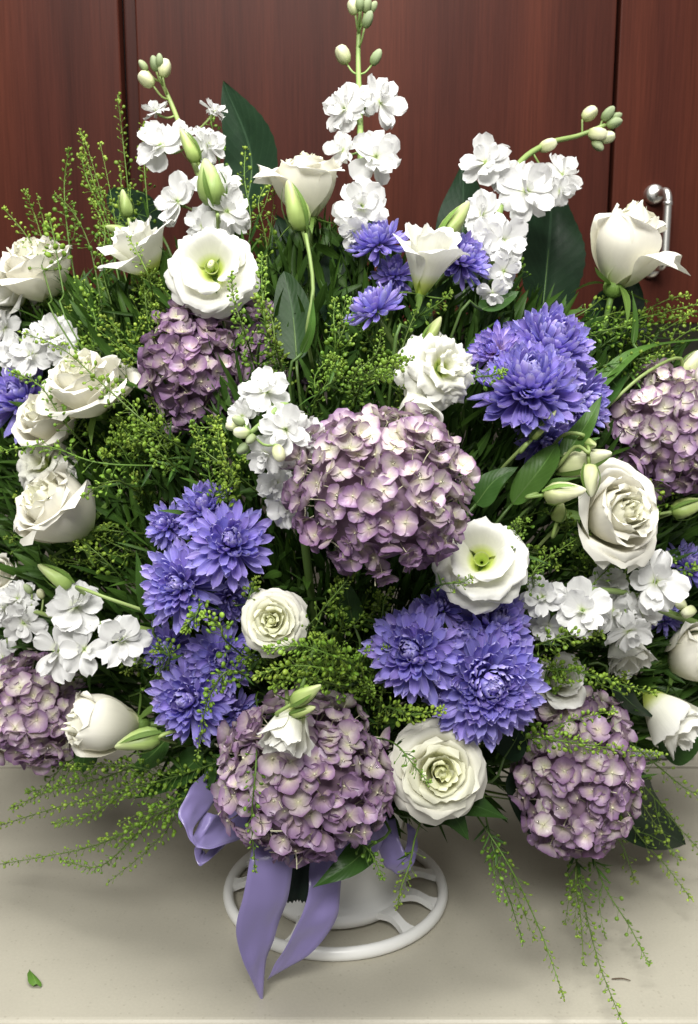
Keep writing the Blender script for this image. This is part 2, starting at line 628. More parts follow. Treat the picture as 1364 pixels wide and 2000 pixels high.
xl = at(252, 280, CAB_Y).x
xr = at(1197, 280, CAB_Y).x
ztop = 1.15
cab_part('carcass', -1.0, 1.0, CAB_Y + 0.021, WALL_Y - 0.001, zb + 0.004, ztop, M['black'], 0.001)
lp = cab_part('door', xl - 0.55, xl - 0.004, CAB_Y - 0.006, CAB_Y + 0.014, zb, ztop, M['wood'])
cab_part('stile', xl - 0.003, xl + 0.0105, CAB_Y + 0.012, CAB_Y + 0.0205, zb, ztop, M['wood'])
cab_part('door', xl + 0.0115, xr - 0.002, CAB_Y, CAB_Y + 0.02, zb, ztop, M['wood'])
rd = cab_part('door', xr + 0.002, xr + 0.55, CAB_Y, CAB_Y + 0.02, zb, ztop, M['wood'])
# bar handle on the right-hand door
ht, hb = at(1300, 375, CAB_Y - 0.02), at(1299, 522, CAB_Y - 0.02)
hx = ht.x
mb = MB()
barp = [Vector((hx - 0.004, CAB_Y - 0.004, ht.z)), Vector((hx - 0.003, CAB_Y - 0.018, ht.z)), Vector((hx - 0.001, CAB_Y - 0.026, ht.z - 0.001)),
        Vector((hx, CAB_Y - 0.030, ht.z - 0.008)), Vector((hx, CAB_Y - 0.030, ht.z - 0.016))]
barq = [Vector((p.x, p.y, ht.z + hb.z - p.z)) for p in barp[::-1]]
mb.add(*tube(catmull(barp + barq, 40), 0.0042, 14))
for z in (ht.z - 0.0125, hb.z + 0.0125):
    ring = [Vector((hx, CAB_Y - 0.030, z + dz)) for dz in (-0.0022, -0.0016, 0.0016, 0.0022)]
    mb.add(*tube(ring, [0.0042, 0.0050, 0.0050, 0.0042], 14))
for z in (ht.z, hb.z):
    c = Vector((hx - 0.006, CAB_Y, z))
    pr = [(0.0102, 0.0), (0.0102, 0.003), (0.0098, 0.0055), (0.0085, 0.008), (0.005, 0.0095), (0.0005, 0.010)]
    v, f, uv = lathe(pr, 20)
    mb.add([(c.x + a, c.y - h, c.z + b) for a, b, h in v], f, uv)
hd = ob('handle', mb.mesh('handle', M['steel']), rd)
# the counter's small things
P0 = on_counter(66, 1916)
mb = MB()
lp_ = [on_counter(58, 1897, 0.004), on_counter(64, 1908, 0.005), on_counter(72, 1926, 0.0025)]
lc = catmull(lp_, 8)
wv = [0.0006, 0.002, 0.0030, 0.0036, 0.0040, 0.0046, 0.0052, 0.0050, 0.0030]
v = []
for p, w in zip(lc, wv):
    v += [p - P0 + Vector((-w, 0, 0)), p - P0 + Vector((0, 0, 0.002)), p - P0 + Vector((w, 0, -0.001))]
mb.add(v, gridf(2, 8), [(i / 2, k / 8) for k in range(9) for i in range(3)])
ob('leaf', mb.mesh('leaf', M['cut_green']), tag(ob('fallen_leaf', None, M=Matrix.Translation(P0)), 'small torn green leaf lying alone on the bare beige counter', 'leaf'))
a, b = on_counter(1195, 1912, 0.0011), on_counter(1232, 1915, 0.0011)
ca = a.lerp(b, .5)
tw = ob('twig', MB().add(*tube(catmull([a - ca, Vector((0.001, 0.001, 0.0004)), b - ca], 6), [0.0004, 0.0006, 0.0006, 0.0006, 0.0005, 0.0004, 0.0003], 5)).mesh('twig', M['twig']), M=Matrix.Translation(ca))
tag(tw, 'tiny dark twig lying flat on the counter near trailing sprigs', 'twig')
a, b = on_counter(1230, 1476, 0.007), on_counter(1352, 1470, 0.007)
ca = a.lerp(b, .5)
rod = tag(ob('plastic_rod', None, M=Matrix.Translation(ca)), 'pale grey plastic rod with dark end lying under a white lisianthus', 'rod')
ob('shaft', MB().add(*tube(catmull([a - ca, (b - ca) * .9], 10), [0.0055] * 8 + [0.006, 0.0066, 0.0068], 12)).mesh('shaft', M['grey_plastic']), rod)
ob('end_cap', MB().add(*tube([(b - ca) * .9 , (b - ca) * .98, (b - ca)], [0.0071, 0.0071, 0.005], 12)).mesh('end_cap', M['dark_plastic']), rod)

# ------------------------------------------------------------------ pot
RC = on_counter(656, 1733, 0.006)
RR = 0.0985
pot = tag(ob('flower_pot', None, M=Matrix.Translation((RC.x, RC.y, 0))), 'white plastic flower pot standing in an open spoked base ring', 'pot')
ringp = [Vector((RR * cos(a * PI / 32), RR * sin(a * PI / 32), 0.0062)) for a in range(65)]
mb = MB()
for a0 in range(64):
    pass
n_, m_ = 64, 10
v, f, uv = [], [], []
for i in range(n_):
    a = 2 * PI * i / n_
    for j in range(m_):
        b = 2 * PI * j / m_
        r = RR + 0.0047 * cos(b)
        v.append((r * cos(a), r * sin(a), 0.0062 + 0.006 * sin(b)))
        uv.append((i / n_, j / m_))
        f.append((i * m_ + j, ((i + 1) % n_) * m_ + j, ((i + 1) % n_) * m_ + (j + 1) % m_, i * m_ + (j + 1) % m_))
ob('base_ring', MB().add(v, f, uv).mesh('base_ring', M['plastic']), pot)
BR = 0.060
pr = [(0.001, 0.004), (BR - 0.004, 0.004), (BR + 0.004, 0.006), (BR + 0.005, 0.014), (BR, 0.017), (BR - 0.004, 0.022), (BR - 0.002, 0.06), (BR + 0.006, 0.10), (BR + 0.008, 0.104), (BR + 0.003, 0.104), (BR - 0.004, 0.06), (BR - 0.006, 0.03), (0.001, 0.03)]
ob('bowl', MB().add(*lathe(pr, 48)).mesh('bowl', M['plastic']), pot)
smb = MB()
for k in range(6):
    pass
sp = []
p0 = [Vector((BR + 0.002, 0, 0.011)), Vector((BR + 0.016, 0, 0.0125)), Vector((RR - 0.010, 0, 0.008)), Vector((RR - 0.001, 0, 0.0062))]
cv = catmull(p0, 8)
v = []
for k, p in enumerate(cv):
    w = 0.009 - 0.005 * sin(PI * k / 8)
    v += [p + Vector((0, -w, -0.003)), p + Vector((0, -w, 0.003)), p + Vector((0, w, 0.003)), p + Vector((0, w, -0.003))]
f = []
for k in range(8):
    for s in range(4):
        f.append((k * 4 + s, k * 4 + (s + 1) % 4, k * 4 + 4 + (s + 1) % 4, k * 4 + 4 + s))
spoke_me = MB().add(v, f).mesh('spoke', M['plastic'], smooth=False)
for a in (-48, -112, 178, 152, 12, 66, 110, -18):
    ob('spoke', spoke_me, pot, Matrix.Rotation(math.radians(a), 4, 'Z'))
fb = MB()
pr = [(0.001, 0.031), (BR - 0.009, 0.031), (BR - 0.007, 0.10), (BR - 0.006, 0.128), (BR - 0.012, 0.136), (0.03, 0.143), (0.001, 0.145)]
fo = tag(ob('floral_foam', fb.add(*lathe(pr, 24)).mesh('floral_foam', M['foam']), M=Matrix.Translation((RC.x, RC.y, 0))), 'dark green foam block filling the white pot under the flowers', 'foam')
FOAM = Vector((RC.x, RC.y, 0.125))


def stem_to_foam(parent, base, back, rad, mat, name='stem', bend=0.35, tip_r=None):
    """A stem from the foot of a bloom back into the foam, in the bloom's local space."""
    inv_ = parent.matrix_basis.inverted()
    tgt = FOAM + Vector((R.uniform(-.03, .03), R.uniform(-.025, .025), R.uniform(-.01, .01)))
    L = (tgt - base).length
    p1 = base + back * min(L * bend, 0.09)
    pts = [base, base.lerp(p1, .5), p1.lerp(tgt, 0.25), p1.lerp(tgt, .7) + Vector((0, .012, 0)), tgt]
    pts = catmull(pts, 14)
    v, f, uv = tube(pts, [rad * 1.0] * 15, 6)
    s = parent.matrix_basis.to_scale().x
    return ob(name, MB().add([inv_ @ p for p in v], f, [(a, 1 - b) for a, b in uv]).mesh(name, M[mat]), parent)


# ------------------------------------------------------------------ cupped petals: roses and lisianthus
def cup_petal(rng, Rm, h, A, bulge=1.35, incurve=0.0, flare=0.0, tilt=0.0, ruffle=0.0, spiral=0.05, tipround=0.16, base_r=0.09, edge=0.03, point=0.0, drop=0.0, nu=8, nv=9, fr=7.0, power=0.8, narrow=.85, lip=0.0):
    ph, ph2, ph3 = (rng.uniform(0, 6.28) for _ in range(3))
    skew = rng.uniform(-0.05, 0.05)

    def fn(u, v):
        v = 1 - (1 - v) ** 1.25
        w = 0.42 + 0.58 * sin(PI / 2 * min(1, v / 0.55))
        if v > 0.58:
            w *= math.sqrt(max(0.0, 1 - narrow * ((v - .58) / .42) ** 2.6))
        ang = u * A * w + skew * v
        r = base_r + (Rm - base_r) * sin(PI / 2 * min(1, v * bulge)) ** power
        k = max(0, v - .5) / .5
        r *= 1 - incurve * k ** 2
        z = h * v * (1 - tipround * abs(u) ** 2.3 * v) + point * max(0, 1 - abs(u) * 2.2) * k ** 3
        r += flare * k ** 2.2
        z -= (flare * .5 + drop) * k ** 3
        e = max(0, abs(u) - .45) / .55
        r += edge * e * e * (0.3 + k)
        if lip:
            q = min(1.0, max(0, v - .80) / .20 * (1 - .5 * u * u) + .7 * max(0, abs(u) - .70) / .30 * max(0, v - .3) * 1.2)
            r += lip * q * q
            z -= lip * .45 * q * q
        r *= 1 + spiral * u
        if ruffle:
            d = ruffle * v ** 2.6 * (sin(u * fr + ph) + .55 * sin(u * fr * 2.17 + ph2) + .3 * sin(u * fr * 3.9 + ph3))
            r += d * .55
            z += d
        else:
            r += 0.016 * v * sin(u * 3.3 + ph) + 0.016 * k * sin(u * 7 + ph2) + .008 * k * k * sin(u * 13 + ph3)
            z += 0.018 * k * sin(u * 5 + ph3) + .010 * k * k * sin(u * 11 + ph)
        r, z = r * cos(tilt) + z * sin(tilt), z * cos(tilt) - r * sin(tilt)
        return (r * cos(ang), r * sin(ang), z)
    return gridp(fn, nu, nv)


def small_sepal(L, W, curl):
    def fn(u, v):
        w = W * (sin(PI * min(1, v * .9 + .1)) ** .8) * (1 - v * .35)
        x = L * v
        return (x, u * w, curl * L * v * v + abs(u) * w * .35)
    return gridp(fn, 2, 6)


SEP = [MB().add(*small_sepal(1.0, .16, c)).mesh('sepal', M['sepal']) for c in (-.5, .3, -.15)]


def head(name, spec, geom_mid, width_model, kind_fn):
    pass


def put(name, px, py, dy, rpx, fc, roll, rmodel, zmid, label, cat, group=None):
    """An Empty whose local z is the facing axis; the bloom's middle lands where the photo shows it."""
    P = at(px, py, surf(px, py) + dy)
    z = face(*fc)
    s = rpx * mpp(P) / rmodel
    o = ob(name, None, M=frame(P - z * (zmid * s), z, roll, s))
    tag(o, label, cat, group)
    return o, z, s


def calyx(root, z, s, r=0.13, h=0.16, nsep=5, L=0.42, sep_i=0, up=0.35, stem_r=0.0024, stem_mat='stem'):
    pr = [(0.05, -h), (r * .8, -h * .75), (r, -h * .3), (r * .95, 0.02), (r * .5, 0.05)]
    ob('calyx', MB().add(*lathe(pr, 10)).mesh('calyx', M['sepal']), root)
    for k in range(nsep):
        Mx = Matrix.Rotation(2 * PI * k / nsep + R.uniform(-.2, .2), 4, 'Z') @ Matrix.Translation((r * .8, 0, -.01)) @ Matrix.Rotation(-up + R.uniform(-.35, .35), 4, 'Y') @ Matrix.Scale(L * R.uniform(.85, 1.15), 4)
        ob('sepal', SEP[(k + sep_i) % 3], root, Mx)
    base = root.matrix_basis @ Vector((0, 0, -h * .9))
    stem_to_foam(root, base, -z, stem_r, stem_mat)


def rose(px, py, dy, rpx, fc, roll, style, label, seed, open_=0.5, group='white roses', drop=None):
    rng = random.Random(seed)
    zmid = {'open': 0.42, 'half': 0.5, 'bud': 0.52}[style]
    rmod = {'open': 0.80, 'half': 0.62, 'bud': 0.50}[style]
    root, z, s = put('rose', px, py, dy, rpx, fc, roll, rmod, zmid, label, 'rose', group)
    n = {'open': 21, 'half': 19, 'bud': 12}[style]
    for i in range(n):
        t = i / (n - 1)
        ang = i * 2.39996 + rng.uniform(-.15, .15)
        j = rng.uniform
        if style == 'open':
            Rm = 0.06 + 0.42 * t ** .9 * j(.94, 1.06)
            h = 0.80 - 0.10 * t + j(-.04, .04)
            A = 2.35 - 1.05 * t ** .5
            kw = dict(incurve=.30 * (1 - t), flare=.02 + .24 * t ** 1.5 * j(.7, 1.3), tilt=math.radians(52 * t ** 1.8 + j(-5, 5) * t), spiral=.10 * (1 - t) + .05 * j(-.5, 1.5),
                      drop=.12 * t ** 3, edge=.02 + .09 * t * j(.3, 1.4), tipround=.06 + .08 * t * j(.3, 1.2), point=.05 * t)
        elif style == 'half':
            Rm = 0.07 + 0.38 * t ** .8 * j(.95, 1.05)
            h = 1.04 - 0.04 * t + j(-.04, .04)
            A = 2.4 - 1.0 * t ** .6
            kw = dict(incurve=.46 * (1 - t * .7) ** .8, flare=.02 + .26 * max(0, t - .55) * open_ * 2 * j(.4, 1.4), tilt=math.radians(20) * t ** 3 * open_ * 2 * j(.5, 1.3), spiral=.10 * (1 - t) + .05,
                      edge=.01 + .05 * t * j(.2, 1.3), point=.05 * t, drop=.16 * t ** 4 * open_, tipround=.06)
        else:
            Rm = 0.09 + 0.37 * t ** .6
            h = 1.10 - 0.10 * t + j(-.06, .05)
            A = 2.5 - 1.15 * t ** .6
            kw = dict(incurve=.74 * (1 - t * .62), flare=.09 * max(0, t - .45) * j(.2, 1.6), tilt=math.radians(5) * t ** 3 * j(-.5, 1.2), spiral=.13, edge=.02 + .07 * t * j(.4, 1.3), point=.04, bulge=1.5, tipround=.08)
        v, f, uv = cup_petal(rng, Rm, h, A, nu=12, nv=12, narrow=.86, lip=.012 + .06 * t * j(.3, 1.5), **kw)
        tn = max(0.0, (0.9 if style == 'open' else .35) * (1 - t * 1.3))
        ob('petal', MB().add(v, f, uv, tn).mesh('petal', M['rose']), root, Matrix.Rotation(ang, 4, 'Z'))
    if style == 'open':
        ob('heart', MB().add(*lathe([(.02, .2), (.10, .3), (.115, .5), (.09, .62), (.05, .68), (.005, .66)], 14, 3, .12, 2.5), tint=.9).mesh('heart', M['rose']), root)
    if drop:
        loc = root.matrix_basis.to_3x3().inverted() @ (XV * drop[0] + UPV * drop[1] - FWD * drop[2])
        v, f, uv = cup_petal(rng, .47, drop[5] if len(drop) > 5 else 1.02, .95, flare=drop[3], tilt=math.radians(6), edge=.10, tipround=.2, drop=drop[4], point=.03, narrow=.93, lip=.05, nu=12, nv=14)
        ob('petal', MB().add(v, f, uv, 0).mesh('petal', M['rose']), root, Matrix.Rotation(math.atan2(loc.y, loc.x), 4, 'Z'))
    calyx(root, z, s, .15, .17, 5, .5, seed, -.2, 0.0026)
    return root


def lisianthus(px, py, dy, rpx, fc, roll, style, label, seed, group='white lisianthus blooms'):
    rng = random.Random(seed)
    zmid = {'open': .42, 'double': .40, 'cup': .50, 'funnel': .58, 'nod': .52}[style]
    rmod = {'open': .80, 'double': .86, 'cup': .58, 'funnel': .58, 'nod': .46}[style]
    root, z, s = put('lisianthus', px, py, dy, rpx, fc, roll, rmod, zmid, label, 'lisianthus', group)
    if style == 'open':
        sets = [(3, .30, .74, 1.15, 16, .14, .05), (4, .40, .72, 1.05, 34, .17, .05), (5, .47, .70, .95, 48, .18, .05)]
    elif style == 'double':
        sets = [(4, .10, .56, 1.1, 6, .12, .08), (5, .22, .62, .9, 18, .16, .08), (6, .32, .66, .85, 34, .2, .08), (6, .42, .70, .85, 50, .2, .07), (6, .48, .72, .85, 62, .2, .06)]
    elif style == 'cup':
        sets = [(4, .26, .98, 1.2, 0, .02, .04), (4, .36, 1.0, 1.1, 4, .12, .05), (3, .41, .98, 1.1, 9, .22, .06)]
    elif style == 'nod':
        sets = [(3, .20, 1.05, 1.5, 0, .02, .03), (4, .30, 1.08, 1.25, 1, .05, .05), (4, .36, 1.02, 1.1, 3, .09, .06)]
    else:
        sets = [(3, .20, 1.10, 1.4, 0, .03, .03), (3, .30, 1.16, 1.3, 4, .08, .04), (3, .36, 1.12, 1.25, 9, .16, .05)]
    off = rng.uniform(0, 6)
    for w, (n, Rm, h, A, tl, fl, ru) in enumerate(sets):
        for k in range(n):
            v, f, uv = cup_petal(rng, Rm * rng.uniform(.9, 1.1), h * rng.uniform(.94, 1.06), A, bulge=1.15 if style not in ('funnel',) else .85, narrow=.72, flare=fl, tilt=math.radians(tl + rng.uniform(-6, 6)), ruffle=ru * rng.uniform(.35, .8), spiral=.06, tipround=.10, base_r=.07, edge=.02, drop=fl * .3, nu=16, nv=11, fr=rng.uniform(3.5, 6.5), power=1.0 if style == 'funnel' else .85)
            tn = max(0., .35 - .25 * w) if style == 'double' else 0.0
            ob('petal', MB().add(v, f, uv, tn).mesh('petal', M['lisi']), root, Matrix.Rotation(off + w * .6 + 2 * PI * k / n + rng.uniform(-.12, .12), 4, 'Z'))
    if style == 'open':
        v, f, uv = lathe([(.03, .03), (.08, .07), (.115, .14), (.13, .20), (.132, .23)], 20)
        ob('throat', MB().add(v, f, [(a, .02 + .24 * b) for a, b in uv]).mesh('throat', M['lisi']), root)
        pr = [(.02, .05), (.05, .10), (.055, .20), (.035, .28), (.055, .32), (.075, .345), (.045, .38), (.01, .36)]
        if seed != 86:
            ob('pistil', MB().add(*lathe(pr, 12, 2, .25)).mesh('pistil', M['bud']), root)
    calyx(root, z, s, .09, .14, 5, .42, seed, -.15, 0.0017, 'stem')
    return root


def bud(px, py, dy, lpx, fc, wr, label, mat='bud', nsep=3, group='green lisianthus buds', stem=True, via=None, seed=0):
    """A closed bud: a twisted spindle of furled petals held by narrow sepals."""
    rng = random.Random(seed + int(px))
    root, z, s = put('lisianthus_bud', px, py, dy, lpx, fc, rng.uniform(0, 6), 1.0, 0.5, label, 'bud', group)
    pr = [(.04, 0), (.75, .08), (1.0, .25), (.98, .42), (.82, .6), (.6, .76), (.36, .9), (.16, .98), (.02, 1.0)]
    ob('furled_petals', MB().add(*lathe([(r * wr, zz) for r, zz in pr], 18, 3, .10, 2.4)).mesh('furled_petals', M[mat]), root)
    for k in range(nsep):
        v, f, uv = small_sepal(rng.uniform(.7, 1.05), .07, 0.0)

        def wrap(p):
            x, y, h = p
            i = x
            rr = wr * (1.12 * sin(PI * min(1, .18 + .75 * i)) + .05) + h * .3
            return (rr, y, i)
        ob('sepal', MB().add([wrap(p) for p in v], f, uv).mesh('sepal', M['sepal']), root, Matrix.Rotation(2 * PI * k / nsep + rng.uniform(-.3, .3), 4, 'Z'))
    base = root.matrix_basis @ Vector((0, 0, 0.01))
    if stem:
        if via:
            inv_ = root.matrix_basis.inverted()
            pts = [base, base - z * .012] + [at(a, b, surf(a, b) + c) for a, b, c in via]
            v, f, uv = tube(catmull(pts, 18), .0014, 6)
            ob('stem', MB().add([inv_ @ p for p in v], f, uv).mesh('stem', M['stem_pale']), root)
        else:
            stem_to_foam(root, base, -z, .0014, 'stem')
    return root


# ------------------------------------------------------------------ chrysanthemums
def mum_petal(curl, cup, W, tipb, rng):
    tw = rng.uniform(-.12, .12)

    def fn(u, v):
        v = 1 - (1 - v) ** 1.5
        w = W * (0.34 + .66 * sin(PI / 2 * min(1, v / .66)) ** 1.3)
        if v > .80:
            w *= math.sqrt(max(0.0, 1 - ((v - .80) / .20) ** 2.4 * .93))
        x = v - .06 * u * u * v * (1 if v > .7 else 0)
        y = u * w
        zz = curl * v ** 2.2 + cup * (u * u) * w * (1.35 - 1.05 * v) + tipb * max(0, v - .75) ** 2
        return (x, y * cos(tw * v) - 0 * zz, zz + y * sin(tw * v))
    return gridp(fn, 4, 7)


rg = random.Random(5)
MUMP = {'outer': [], 'mid': [], 'inner': []}
for nm, cu, cp, W in (('outer', .06, .80, .150), ('mid', .26, 1.0, .165), ('inner', .46, 1.2, .20)):
    for k in range(4):
        MUMP[nm].append(mum_petal(cu + rg.uniform(-.09, .09), cp * rg.uniform(.8, 1.2), W * rg.uniform(.88, 1.12), rg.uniform(-.3, 2.2), rg))
MUM_ME = {}
for mk in ('mum', 'mum_pale'):
    MUM_ME[mk] = {nm: [MB().add(*p).mesh('petal', M[mk]) for p in MUMP[nm]] for nm in MUMP}


def mum(px, py, dy, rpx, fc, n, label, seed, dome=0.5, centre=1.0, mk='mum', wide=1.0, group='violet chrysanthemums'):
    rng = random.Random(seed)
    root, z, s = put('chrysanthemum', px, py, dy, rpx, fc, rng.uniform(0, 6), .90, .20, label, 'chrysanthemum', group)
    n = int(n * 1.55)
    for k in range(n):
        t = k / (n - 1)
        elev = math.radians(-14 - 22 * dome + (88 + 22 * dome) * t ** 1.15 + rng.uniform(-8, 8))
        L = (1.0 - .56 * t ** 1.1) * rng.uniform(.88, 1.08) * (centre if t > .7 else 1)
        nm = 'outer' if t < .38 else ('mid' if t < .75 else 'inner')
        me = rng.choice(MUM_ME[mk][nm])
        r0 = .05 + .10 * (1 - t)
        z0 = .02 + .16 * t
        Mx = (Matrix.Rotation(k * 2.39996 + rng.uniform(-.15, .15), 4, 'Z') @ Matrix.Translation((r0, 0, z0)) @ Matrix.Rotation(-elev, 4, 'Y')
              @ Matrix.Rotation(rng.uniform(-.3, .3), 4, 'X') @ Matrix.Diagonal((L - r0 * .6, L * .46 * wide + .24, L, 1)))
        ob('petal', me, root, Mx)
    pr = [(.03, -.16), (.10, -.13), (.20, -.04), (.22, .04), (.12, .14), (.02, .20)]
    ob('calyx', MB().add(*lathe(pr, 10)).mesh('calyx', M['sepal']), root)
    stem_to_foam(root, root.matrix_basis @ Vector((0, 0, -.13)), -z, .0022, 'stem')
    return root


# ------------------------------------------------------------------ hydrangeas
def floret_mesh(rng, cup, closed, skew):
    mb = MB()
    for q in range(4):
        a0 = q * PI / 2 + rng.uniform(-.14, .14)
        L = rng.uniform(.82, 1.18)
        Wd = rng.uniform(.52, .70)
        zc = .05 * (q % 2)
        cu = cup + rng.uniform(-.16, .2)
        lift = closed + rng.uniform(-.30, .30)
        wavy = rng.uniform(-.18, .18)
        ph = rng.uniform(0, 6)

        def fn(u, v):
            w = Wd * (sin(PI / 2 * min(1, v / .62)) ** .9 * .88 + .12)
            if v > .62:
                w *= math.sqrt(max(0, 1 - ((v - .62) / .38) ** 2.3 * .90))
            x = L * v * (1 - .05 * u * u)
            y = u * w
            zz = cu * (y * y) * 1.1 + .16 * sin(PI * v) * -1 * cu + wavy * sin(3 * u + ph) * v * .6
            x2 = x * cos(lift) - zz * sin(lift)
            z2 = x * sin(lift) + zz * cos(lift) + zc
            x2 += .03
            return (x2 * cos(a0) - y * sin(a0), x2 * sin(a0) + y * cos(a0), z2)
        v, f, uv = gridp(fn, 4, 5)
        mb.add(v, f, uv)
    v, f, uv = lathe([(.01, -.04), (.08, .02), (.09, .08), (.05, .14), (.004, .16)], 6)
    mb.add(v, f, uv, mi=1)
    v, f, uv = tube([Vector((0, 0, 0)), Vector((.05, 0, -.5)), Vector((0, 0, -1.1))], .045, 4, False)
    mb.add(v, f, uv, mi=1)
    return mb.mesh('floret', [M['hyd'], M['bead']])


rg = random.Random(21)
FLOR = [floret_mesh(rg, rg.uniform(.2, .7), c, 0) for c in (.05, .15, .25, .35, .5, .65, .8, .1, .3, -.1, .45, .2)]
drop_v, drop_f, drop_uv = lathe([(.02, -.5), (.7, -.45), (1, 0), (.8, .5), (.4, .75), (.02, .82)], 8)


def hydrangea(px, py, dy, rx, ry, fc, n, label, seed, cream=.5, dark=0., cut=-.35, fl=24, drops=60, creamtop=0.5, group='mauve hydrangea heads', depth=.85):
    rng = random.Random(seed)
    P = at(px, py, surf(px, py) + dy)
    sc = mpp(P)
    z = face(*fc)
    root = ob('hydrangea', None, M=frame(P, z, 0, 1))
    tag(root, label, 'hydrangea', group)
    rz = (rx + ry) / 2 * depth
    # ry runs along the root's local y
    k = 0
    n = int(n * 1.35)
    tot = int(n * 2 / (1 - cut))
    seedv = Vector((seed * 3.1, 1.7, 2.2))
    dv = MB()
    cl_ = []                                   # the head is made of domed bunches
    for i in range(26):
        q = 1 - 2 * (i + .5) / 26
        a = i * 2.39996 + seed + rng.uniform(-.35, .35)
        cl_.append(Vector((math.sqrt(1 - q * q) * cos(a), math.sqrt(1 - q * q) * sin(a), q)))
    for i in range(tot):
        zz = 1 - 2 * (i + .5) / tot
        if zz < cut:
            break
        a = i * 2.39996 + rng.uniform(-.22, .22)
        r = math.sqrt(1 - zz * zz)
        d = Vector((r * cos(a), r * sin(a), zz))
        near = min((d - c).length for c in cl_)
        lump = .95 + .13 * mnoise.noise(d * 2.3 + seedv) + rng.uniform(-.08, .04) + .09 * (1 - min(1.3, near / .42) ** 2)
        p = Vector((d.x * rx, d.y * ry, d.z * rz)) * (sc * lump)
        nrm = Vector((d.x / rx, d.y / ry, d.z / rz)).normalized()
        nrm = (nrm + Vector((rng.gauss(0, .5), rng.gauss(0, .5) + .12, rng.gauss(0, .4)))).normalized()
        crm = cream + creamtop * (d.y * .8 + .1) + .9 * mnoise.noise(d * 1.6 + seedv * 2) + rng.gauss(0, .16)  # creamier towards the top: part pigment, part overhead light put into the colour
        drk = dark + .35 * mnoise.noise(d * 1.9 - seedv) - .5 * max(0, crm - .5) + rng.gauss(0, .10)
        s = fl * .95 * sc * rng.uniform(.72, 1.25)
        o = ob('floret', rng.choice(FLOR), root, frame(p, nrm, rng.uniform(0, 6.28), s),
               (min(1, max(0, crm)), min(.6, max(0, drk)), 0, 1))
        if len(dv.v) < drops * len(drop_v) and rng.random() < .5 and zz > -.1:
            for q in range(rng.choice((1, 1, 2, 3))):
                off = Vector((rng.uniform(-.5, .5), rng.uniform(-.5, .5), .10)) * s
                Mx = frame(p, nrm, 0, 1) @ Matrix.Translation(off) @ Matrix.Scale(rng.uniform(.0006, .0014), 4)
                dv.add(drop_v, drop_f, drop_uv, M=Mx)
    if dv.v:
        tag(ob('water_drops', dv.mesh('water_drops', M['water']), root), kind='stuff')
    # lumpy core of stalks
    cv, cf, cuv = [], [], []
    N = 14
    for j in range(N + 1):
        th = PI * j / N
        for i in range(2 * N):
            ph = PI * i / N
            d = Vector((sin(th) * cos(ph), sin(th) * sin(ph), cos(th)))
            l = .80 + .13 * mnoise.noise(d * 2.3 + seedv)
            cv.append((d.x * rx * sc * l, d.y * ry * sc * l, d.z * rz * sc * l))
            cuv.append((i / 2 / N, j / N))
    for j in range(N):
        for i in range(2 * N):
            i2 = (i + 1) % (2 * N)
            cf.append((j * 2 * N + i, (j + 1) * 2 * N + i, (j + 1) * 2 * N + i2, j * 2 * N + i2))
    ob('stalk_core', MB().add(cv, cf, cuv).mesh('stalk_core', M['hyd_core']), root)
    stem_to_foam(root, P - z * rz * sc * .6, -z, .0032, 'stem')
    return root


# ------------------------------------------------------------------ stock spikes
def stock_petal(rng, W):
    ph = rng.uniform(0, 6)
    wa = rng.uniform(.06, .13)
    cl = rng.uniform(-.25, .35)
    notch = rng.uniform(0, .12)

    def fn(u, v):
        w = W * (.16 + .84 * sin(PI / 2 * min(1, v / .66)) ** 1.3)
        if v > .66:
            w *= math.sqrt(max(0, 1 - ((v - .66) / .34) ** 2.4 * .88))
        x = v * (1 - notch * max(0, 1 - abs(u) * 2) * v)
        y = u * w
        zz = cl * v * v + wa * v * v * sin(u * 3.6 + ph) + wa * .5 * v * v * sin(u * 7.5 + ph * 2) + .35 * y * y
        return (x, y, zz)
    return gridp(fn, 6, 6)


rg = random.Random(9)
STK = [MB().add(*stock_petal(rg, rg.uniform(.34, .46))).mesh('petal', M['stock']) for _ in range(9)]
CAL = MB().add(*lathe([(.03, -.5), (.06, -.42), (.11, -.25), (.12, -.08), (.08, .06), (.02, .1)], 8)).mesh('blossom', M['stem_pale'])
BUDS = MB().add(*lathe([(.03, 0), (.20, .08), (.31, .32), (.30, .62), (.20, .86), (.10, .97), (.03, 1)], 12, 4, .10)).mesh('bud', M['bud_grey'])
BUDW = MB().add(*lathe([(.03, 0), (.22, .08), (.33, .32), (.34, .60), (.28, .82), (.16, .96), (.03, .98)], 12, 4, .13)).mesh('bud', M['bud_cream'])


